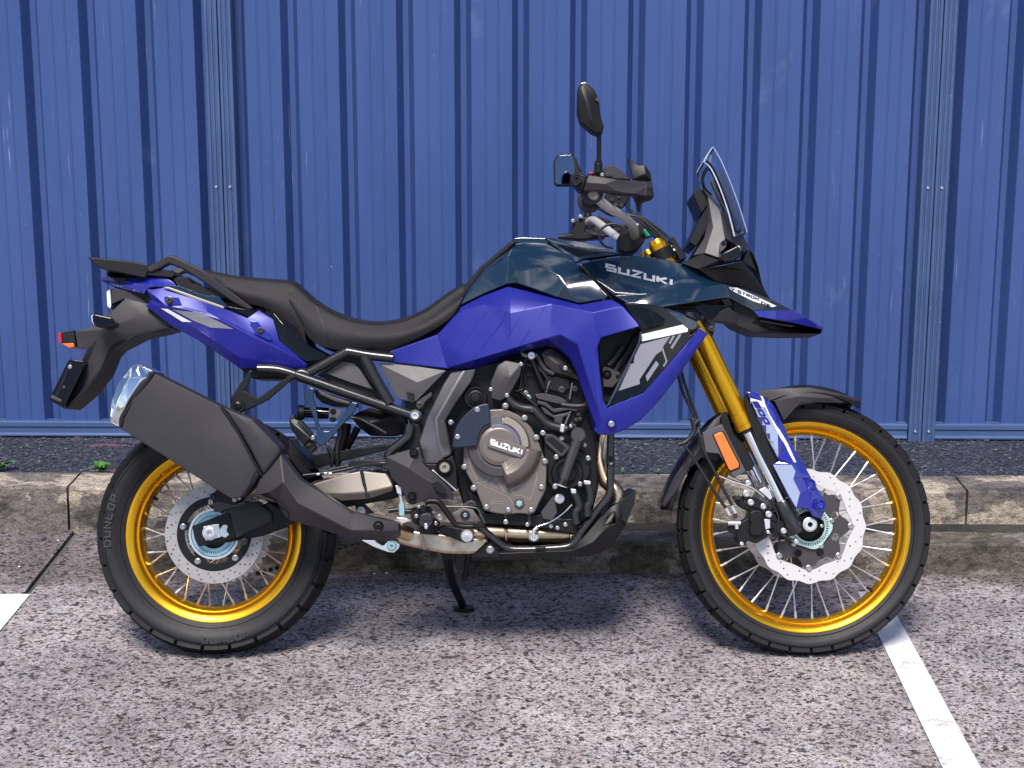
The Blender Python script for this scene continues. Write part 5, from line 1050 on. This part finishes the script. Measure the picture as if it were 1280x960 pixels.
for q in ((405,98),(540,183),(622,322),(683,490),(660,672),(588,833),(427,833),(272,813),(183,677),(118,528)): lathe('bolt_boss', z1('O', *q), [(.11, 4.6), (.175, 4.4), (.176, 4.0)], BRONZE, cl, 14)
lathe('oil_plug', z1('O', 503, 787), [(.16, 6.4), (.176, 6.4), (.178, 5.8), (.176, 5.2), (.18, 5.0), (.18, .1)], BRONZE, cl, 24)
plate('plug_star', [polar(z1('O', 503, 787), 4.6 if i % 2 else 2.6, R(30*i)) for i in range(12)], .183, .004, CYAN, cl, bev=.0005)
# upper casing
cap2 = lathe('starter_cover', z1('D', 1000, 285), [(.10, 14.5), (.135, 14.5), (.14, 13.5), (.14, 11.6), (.134, 11), (.134, 9.6), (.142, 9), (.143, 6.8), (.141, 6.4), (.144, 5.6), (.145, .1)], ENGB, bike, 40)
gp_ = plate('sprocket_sensor_cover', z('E', [(392,86),(482,104),(470,168),(418,262),(402,286),(362,304),(318,292),(312,205),(350,112)]), .165, .05, ENGG, bike, cr=[z('E', [(392,86,.165),(368,165,.174),(418,178,.175),(482,104,.165)]), z('E', [(318,292,.163),(345,215,.172),(390,220,.173),(362,304,.163)])], bev=.003)
for q, r_ in (((475,108),2.6),((400,275),2.8),((314,243),2.6)): bolt(z1('E', *q), .167, r_, gp_)
bigb = lathe('spar_bolt', z1('E', 530, 62), [(.12, 5.4), (.15, 5.4), (.152, 4.6), (.157, 4.2), (.157, 2), (.15, 1.8)], SILVER, gp_, 16)
plate('throttle_link', z('E', [(470,40),(500,52),(560,48),(566,66),(520,80),(480,66)]), .145, .02, SPAR, gp_)
tube('strut', z('E', [(530,75),(560,150),(600,240)]), 3.6, ENGB, gp_, w=.14); tube('strut', z('E', [(500,80),(480,150),(470,240)]), 2.4, ENGB, gp_, w=.14)
tube('strut', z('E', [(560,60),(600,130),(650,160)]), 3.4, ENGG, gp_, w=.135)
# cylinder and head
cy = plate('cylinder', z('E', [(555,270),(590,250),(620,170),(790,190),(830,330),(800,420),(740,470),(640,450),(585,390)]), .115, .15, ENGB, bike, bev=.005)
plate('fin', z('E', [(548,268),(600,262),(690,285),(715,300),(712,330),(690,322),(640,312),(560,292)]), .135, .03, ENGG, cy)
plate('fin', z('E', [(560,300),(610,312),(650,346),(720,335),(780,345),(770,360),(725,352),(650,366),(600,330),(562,320)]), .138, .03, ENGG, cy)
plate('fin', z('E', [(575,330),(605,342),(650,380),(735,362),(738,375),(700,392),(690,440),(655,438),(650,396),(600,372)]), .132, .03, ENGG, cy, bev=.003)
plate('head_block', z('E', [(600,160),(650,168),(740,185),(735,240),(700,260),(625,250),(598,240)]), .13, .05, ENGB, cy, bev=.004)
plate('head_rib', z('E', [(622,195),(634,198),(612,262),(600,258)]), .138, .02, SPAR, cy); plate('head_rib', z('E', [(742,205),(754,208),(738,300),(728,296)]), .138, .02, SPAR, cy)
plate('head_rib', z('E', [(732,358),(744,360),(716,432),(704,428)]), .138, .02, SPAR, cy)
bolt(z1('E', 692, 245), .134, 4.6, cy, ENGG); bolt(z1('E', 765, 240), .132, 4, cy, ENGG)
tube('head_pipe', z('E', [(690,322),(760,330),(815,325),(830,300)]), 2.6, ENGG, cy, w=.14)
for q in ((780,375),(790,400),(770,405),(745,430),(760,440)): bolt(z1('E', *q), .125, 2.6, cy, ENGG)
hc = plate('head_cover', z('E', [(582,50),(605,30),(640,25),(690,60),(745,130),(800,175),(800,200),(720,170),(650,150),(605,110)]), .145, .05, ENGG, bike, cr=[z('E', [(582,50,.145),(650,95,.158),(700,120,.158),(800,190,.145)])], bev=.004)
plate('cover_slot', z('E', [(672,105),(700,112),(760,150),(740,160),(690,140)]), .160, .004, BLACK, hc); bolt(z1('E', 712, 130), .162, 3.0, hc)
for k in range(7): plate('cover_fin', z('E', [(668+k*14,40+k*14),(676+k*14,46+k*14),(690+k*12,78+k*13),(684+k*12,76+k*13)]), .15, .02, BLACK, hc, bev=.0005)
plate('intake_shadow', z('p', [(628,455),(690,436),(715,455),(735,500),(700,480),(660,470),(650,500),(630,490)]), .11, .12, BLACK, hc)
for q, mt in (((470,238),BRONZL),((500,262),BRONZL),((515,285),CYAN)): bolt(z1('E', *q), .125, 3.2, hc, mt)
for q in ([(430,250),(470,255),(520,300),(560,330)], [(480,100),(560,130),(620,165)], [(560,110),(610,180),(640,240)]): tube('wire', z('E', q), 2.0, HOSE, hc, w=.13)
hs1 = tube('coolant_hose', z('E', [(405,290),(430,318),(480,342),(540,352),(575,385),(620,428),(690,450),(720,455)]), 6.0, HOSE, bike, w=.16, n=14)
tube('hose_clamp', z('E', [(684,440),(700,462)]), 7.2, SILVER, hs1, w=.16, sm=False, n=18) if False else plate('hose_clamp', z('E', [(686,424),(712,430),(704,474),(680,468)]), .176, .03, SILVER, hs1, bev=.003)
plate('hose_clamp', z('E', [(528,340),(545,338),(540,368),(524,366)]), .176, .03, ENGG, hs1, bev=.003)
# water pump side
wp = lathe('water_pump', z1('E', 722, 690), [(.12, 20), (.145, 20), (.150, 18.5), (.150, 15), (.144, 14.4), (.144, 12), (.155, 10.5), (.157, .1)], ENGB, bike, 40)
plate('pump_casing', z('E', [(585,470),(600,460),(650,462),(745,540),(830,590),(848,620),(842,700),(800,755),(760,775),(655,775),(615,740),(600,620),(590,520)]), .138, .05, ENGB, wp, bev=.004)
plate('oval_cover', z('E', [(590,498),(610,478),(648,478),(740,552),(700,602),(680,600),(600,528)]), .152, .02, ENGG, wp, bev=.004, seg=3)
plate('oval_inner', z('E', [(612,508),(626,494),(644,496),(712,552),(690,580)]), .155, .006, ENGB, wp, bev=.001)
tube('pump_pipe', z('E', [(776,500),(765,540),(730,640),(698,735)]), [6.4, 6.2, 6.0, 5.6], ENGG, wp, w=.185, n=8, sm=False)
lathe('pipe_cap', z1('E', 780, 485), [(.15, 9), (.19, 9.6), (.195, 9.2), (.197, 8.2), (.197, .1)], ENGG, wp, 28)
tube('pipe_end', z('E', [(704,722),(690,752)]), [7, 8], ENGB, wp, w=.185, n=16); tube('pipe_lip', z('E', [(688,752),(686,758)]), [8.6, 8.6], SILVER, wp, w=.185, n=16)
for q, r_ in (((590,475),3.2),((693,503),3.2),((662,605),3.0),((833,610),3.2),((790,748),3.0),((655,762),3.0),((740,440),2.4),((815,540),2.4)): bolt(z1('E', *q), .150, r_, wp)
lathe('drain_bolt', z1('E', 680, 825), [(.12, 6.2), (.15, 6.4), (.153, 6), (.155, 3.8), (.155, 1.8), (.15, 1.7)], SILVER, wp, 20)
for q in ([(755,790),(775,830),(785,870),(765,900),(770,960)], [(828,740),(842,790),(842,840),(828,870),(830,920)]): tube('lower_hose', z('E', q), 5.0, HOSE, wp, w=.155, n=14)
for q in ([(738,770),(770,774),(770,800),(742,798)], [(808,726),(848,730),(846,752),(812,750)]): plate('hose_clamp', z('E', q), .167, .024, SILVER, wp, bev=.003)
# lower engine
sump = plate('sump', z('F', [(600,205),(640,215),(840,222),(900,235),(985,240),(980,300),(820,270),(640,258),(600,262)]), .14, .25, ENGB, bike, bev=.004)
for x_ in (700, 790): plate('sump_rib', z('F', [(x_,218),(x_+14,219),(x_+14,262),(x_,260)]), .147, .02, ENGG, sump); 
for q in ((707,252),(790,262),(905,275),(880,268),(935,262)): bolt(z1('F', *q), .149, 2.6, sump)
plate('side_block', z('F', [(840,215),(890,150),(905,215),(885,245),(850,240)]), .15, .03, ENGG, sump); plate('side_block', z('F', [(560,130),(600,150),(640,210),(600,215),(575,180)]), .14, .03, ENGB, sump)
tube('sensor_wire', z('F', [(822,272),(880,250),(930,215),(960,185)]), 1.1, CHROME, sump, w=.16)
# ---------------------------------------------------------------- exhaust
ex = tube('exhaust_pipe', [(757,535,.06),(752,560,.07),(751,580,.08),(757,600,.09),(769,612,.10),(773,625,.10),(766,642,.10),(752,658,.10),(735,667,.10),(715,669,.10),(690,668,.10),(650,667,.10),(610,666,.11),(580,668,.12)], [9.5,9.5,9.5,9,9,9,9,9,9,9.5,11,11.5,11.5,11], EXH, bike, n=18)
ex['label'] = 'heat-tinted bronze exhaust pipe'
tube('second_pipe', [(757,535,-.05),(753,562,-.05),(754,582,-.05),(760,600,-.04),(770,614,-.03),(770,630,-.02),(760,648,.0),(738,664,.03),(700,672,.04),(640,674,.05)], 8, EXH, ex, n=16)
lathe('oxygen_sensor', z1('F', 815, 310), [(.10, 6.5), (.128, 6.5), (.13, 5), (.14, 4.4), (.14, 2)], SILVER, ex, 16); tube('sensor_lead', z('F', [(815,310),(814,285),(830,272)]), 2.4, SILVER, ex, w=.14)
for x_ in (712, 960): tube('weld_seam', [z1('F', x_, 285)+(.125,), z1('F', x_-4, 310)+(.131,), z1('F', x_, 338)+(.122,)], 1.4, EXH, ex)
cb = plate('collector_box', z('F', [(282,296),(300,278),(360,282),(520,300),(645,318),(628,345),(598,372),(540,374),(480,372),(395,358),(300,335)]), .155, .11, EXH, ex, bev=.016, seg=4)
plate('collector_seam', z('F', [(390,300),(394,300),(398,358),(394,358)]), .157, .01, BRONZL, ex, bev=.0008)
tube('link_pipe', [(512,668,.15),(490,660,.18),(470,655,.20),(440,652,.22)], 9, EXH, ex, n=16)
# guard tube and skid plate
dt = tube('frame_down_tube', [*[q+(.14,) for q in z('Q', [(658,120),(656,250),(652,380),(648,520),(560,640),(470,760),(395,860)])], *[q+(.14,) for q in z('F', [(880,352),(750,356),(700,345),(650,305),(600,262)])]], 4.6, FRAME, bike, n=14)
lathe('tube_bush', z1('Q', 656, 297), [(.11, 5.6), (.158, 5.8), (.16, 5.2), (.158, 2.4), (.15, 2.2)], ENGB, dt, 20)
plate('tube_tab', z('Q', [(680,270),(712,276),(718,290),(700,300),(682,290)]), .14, .006, BRONZE, dt)
tube('inner_tube', z('Q', [(600,650),(540,740),(450,850)]), 3.2, FRAME, dt, w=.12)
tube('far_tube', [(763,545,-.1),(762,615,-.1),(740,650,-.1),(700,688,-.1)], 4.6, FRAME, dt)
sk = plate('skid_plate', z('F', [(575,392,.12),(640,372,.14),(705,360,.142),(950,350,.145),(1000,310,.145),(1060,240,.145),(1110,190,.14),(1142,172,.135),(1150,155,.13),(1204,128,.11),(1198,178,.115),(1165,265,.125),(1105,348,.13),(1070,370,.13),(1030,382,.13),(880,388,.13),(700,396,.125),(600,398,.12)]), .14, .26, BLACK, bike, cr=[z('F', [(575,392,.12),(705,372,.150),(960,362,.156),(1040,330,.158),(1140,230,.15),(1150,155,.13)]), z('F', [(1030,382,.13),(1040,330,.158)])], holes=[z('F', [(1084,264,.15),(1098,225,.15),(1122,210,.148),(1128,258,.148)])], bev=.003)
plate('skid_front', z('F', [(1142,172),(1204,127),(1198,180),(1166,262),(1140,232)]), .14, .012, BLACK, sk, bev=.002)
plate('skid_bracket', z('F', [(586,388),(622,342),(652,334),(672,352),(688,388)]), .162, .03, ENGB, sk, bev=.003); bolt(z1('F', 648, 358), .163, 4.8, sk)
plate('skid_slot', z('F', [(820,349),(860,347),(862,356),(822,358)]), .16, .01, ENGB, sk)
# ---------------------------------------------------------------- foot controls
bp = tube('brake_pedal', z('M', [(580,250),(620,232),(690,240),(735,290),(790,370),(850,428),(960,436),(1045,428)]), [3.4,3.6,3.8,3.6,3.6,3.6,3.4,3.2], ENGB, bike, w=.225, n=10)
plate('pedal_tip', z('M', [(970,405),(1010,395),(1060,420),(1060,445),(1000,450),(965,440)]), .235, .04, ENGB, bp, bev=.003)
tube('pedal_edge', z('M', [(745,275),(980,285),(1030,345),(1060,410)]), 1.0, SPAR, bp, w=.20)
pgb = plate('peg_bracket', z('M', [(465,330),(520,290),(580,260),(640,300),(660,380),(700,390),(690,480),(540,500),(530,430),(480,400)]), .175, .05, ENGB, bike, bev=.004)
fp_ = tube('foot_peg', [z1('M', 592, 380)+(.175,), z1('M', 592, 385)+(.20,), z1('M', 592, 390)+(.29,)], [7.2, 8, 7.6], HOSE, pgb, n=18)
plate('peg_pad', z('M', [(545,340),(600,325),(642,340),(642,395),(545,400)]), .292, .10, HOSE, pgb, bev=.004)
plate('peg_feeler', z('M', [(576,415),(590,405),(606,415),(606,450),(592,464),(578,450)]), .294, .02, SILVER, pgb, bev=.003)
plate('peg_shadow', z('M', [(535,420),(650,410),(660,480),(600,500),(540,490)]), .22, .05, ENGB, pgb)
for q, r_ in (((705,365),4.6),((515,355),2.6),((668,412),2.6),((655,320),2.6),((535,280),2.0),((595,255),3.0)): bolt(z1('M', *q), .195, r_, pgb)
plate('sump_bracket', z('M', [(800,330),(890,285),(970,300),(1035,400),(850,402)]), .165, .012, BRONZE, pgb, bev=.002); lathe('bracket_bolt', z1('M', 905, 345), [(.15, 6), (.169, 6.2), (.171, 5.2), (.169, 4), (.173, 3.4), (.173, .1)], ENGG, pgb, 18); bolt(z1('M', 905, 345), .171, 3.0, pgb, CYAN)
plate('upper_bracket', z('M', [(885,260),(930,230),(985,235),(1000,270),(960,290),(900,290)]), .16, .012, ENGG, pgb); bolt(z1('M', 955, 253), .162, 4.2, pgb, ENGG)
lathe('mount_washer', z1('M', 920, 512), [(.12, 8.2), (.168, 8.4), (.17, 7.8), (.171, 7.6), (.173, 6.8), (.173, 3), (.176, 2.6), (.176, 1), (.17, .9)], SILVER, pgb, 28)
plate('mount_block', z('M', [(690,450),(720,425),(850,445),(980,470),(970,560),(900,570),(830,540),(790,520),(700,480)]), .164, .03, ENGB, pgb, bev=.004)
plate('brake_switch', z('M', [(372,258),(388,232),(408,232),(420,258),(422,355),(375,352)]), .17, .02, CYAN, pgb, bev=.003); tube('switch_rod', z('M', [(375,110),(385,160),(396,240)]), 2.6, SILVER, pgb, w=.165)
mcl = plate('rear_master_cylinder', z('M', [(345,105),(395,110),(400,190),(360,170)]), .175, .02, SILVER, pgb)
tube('rear_hose', z('M', [(290,310),(380,300),(450,315),(520,300)]), 3.2, HOSE, pgb, w=.16); plate('shift_plate', z('M', [(350,360),(440,370),(470,390),(400,415)]), .17, .01, SILVER, pgb)
lathe('link_bolt', z1('M', 72, 310), [(.05, 6), (.10, 6.4), (.104, 5), (.104, .1)], SILVER, swa, 18)
plate('link_arm', z('M', [(20,270),(100,260),(170,330),(60,350)]), .09, .03, ENGG, swa)
# side stand and its feet
sb = plate('stand_bracket', z('M', [(78,546),(180,548),(250,590),(290,555),(345,556),(382,582),(372,612),(335,645),(290,640),(180,600)]), .06, .02, SILVER, bike, bev=.003, holes=[z('M', [(180,556),(265,556),(262,585),(240,592)])]); lathe('bracket_bolt', z1('M', 318, 590), [(.04, 6), (.062, 6.2), (.066, 5), (.066, 2), (.06, 1.8)], CYAN, sb, 18)
g0 = ground(578.5, 761.5, .004)
t0 = BK.P(558, 690, -.09); t1 = BK.P(*Z('F', 500, 430), -.12)
stand = sweep('side_stand', [t0, t0+(g0-t0)*.45+Vector((-.008,0,0)), g0+Vector((0,0,.012))], [.013, .0125, .011], BLACK, bike, 14)
stand['label'] = 'black side stand leg resting on the concrete'
V = []; F = []
for zz_ in (.0015, .011):
    for j in range(14): V.append((g0.x+.004+.030*math.cos(j*2*math.pi/14), g0.y+.022*math.sin(j*2*math.pi/14), zz_))
F = [[j, (j+1) % 14, 14+(j+1) % 14, 14+j] for j in range(14)]+[list(range(14))[::-1], [14+j for j in range(14)]]
mkobj('stand_foot', V, F, BLACK, stand, 30, .002)
tube('stand_tang', [(*Z('F',566,375), -.10), (*Z('F',550,472), -.13)], [4.2, 3.4], BLACK, stand)
plate('stand_pivot', z('F', [(455,360),(520,360),(515,395),(470,395)]), -.08, .03, ENGB, stand)
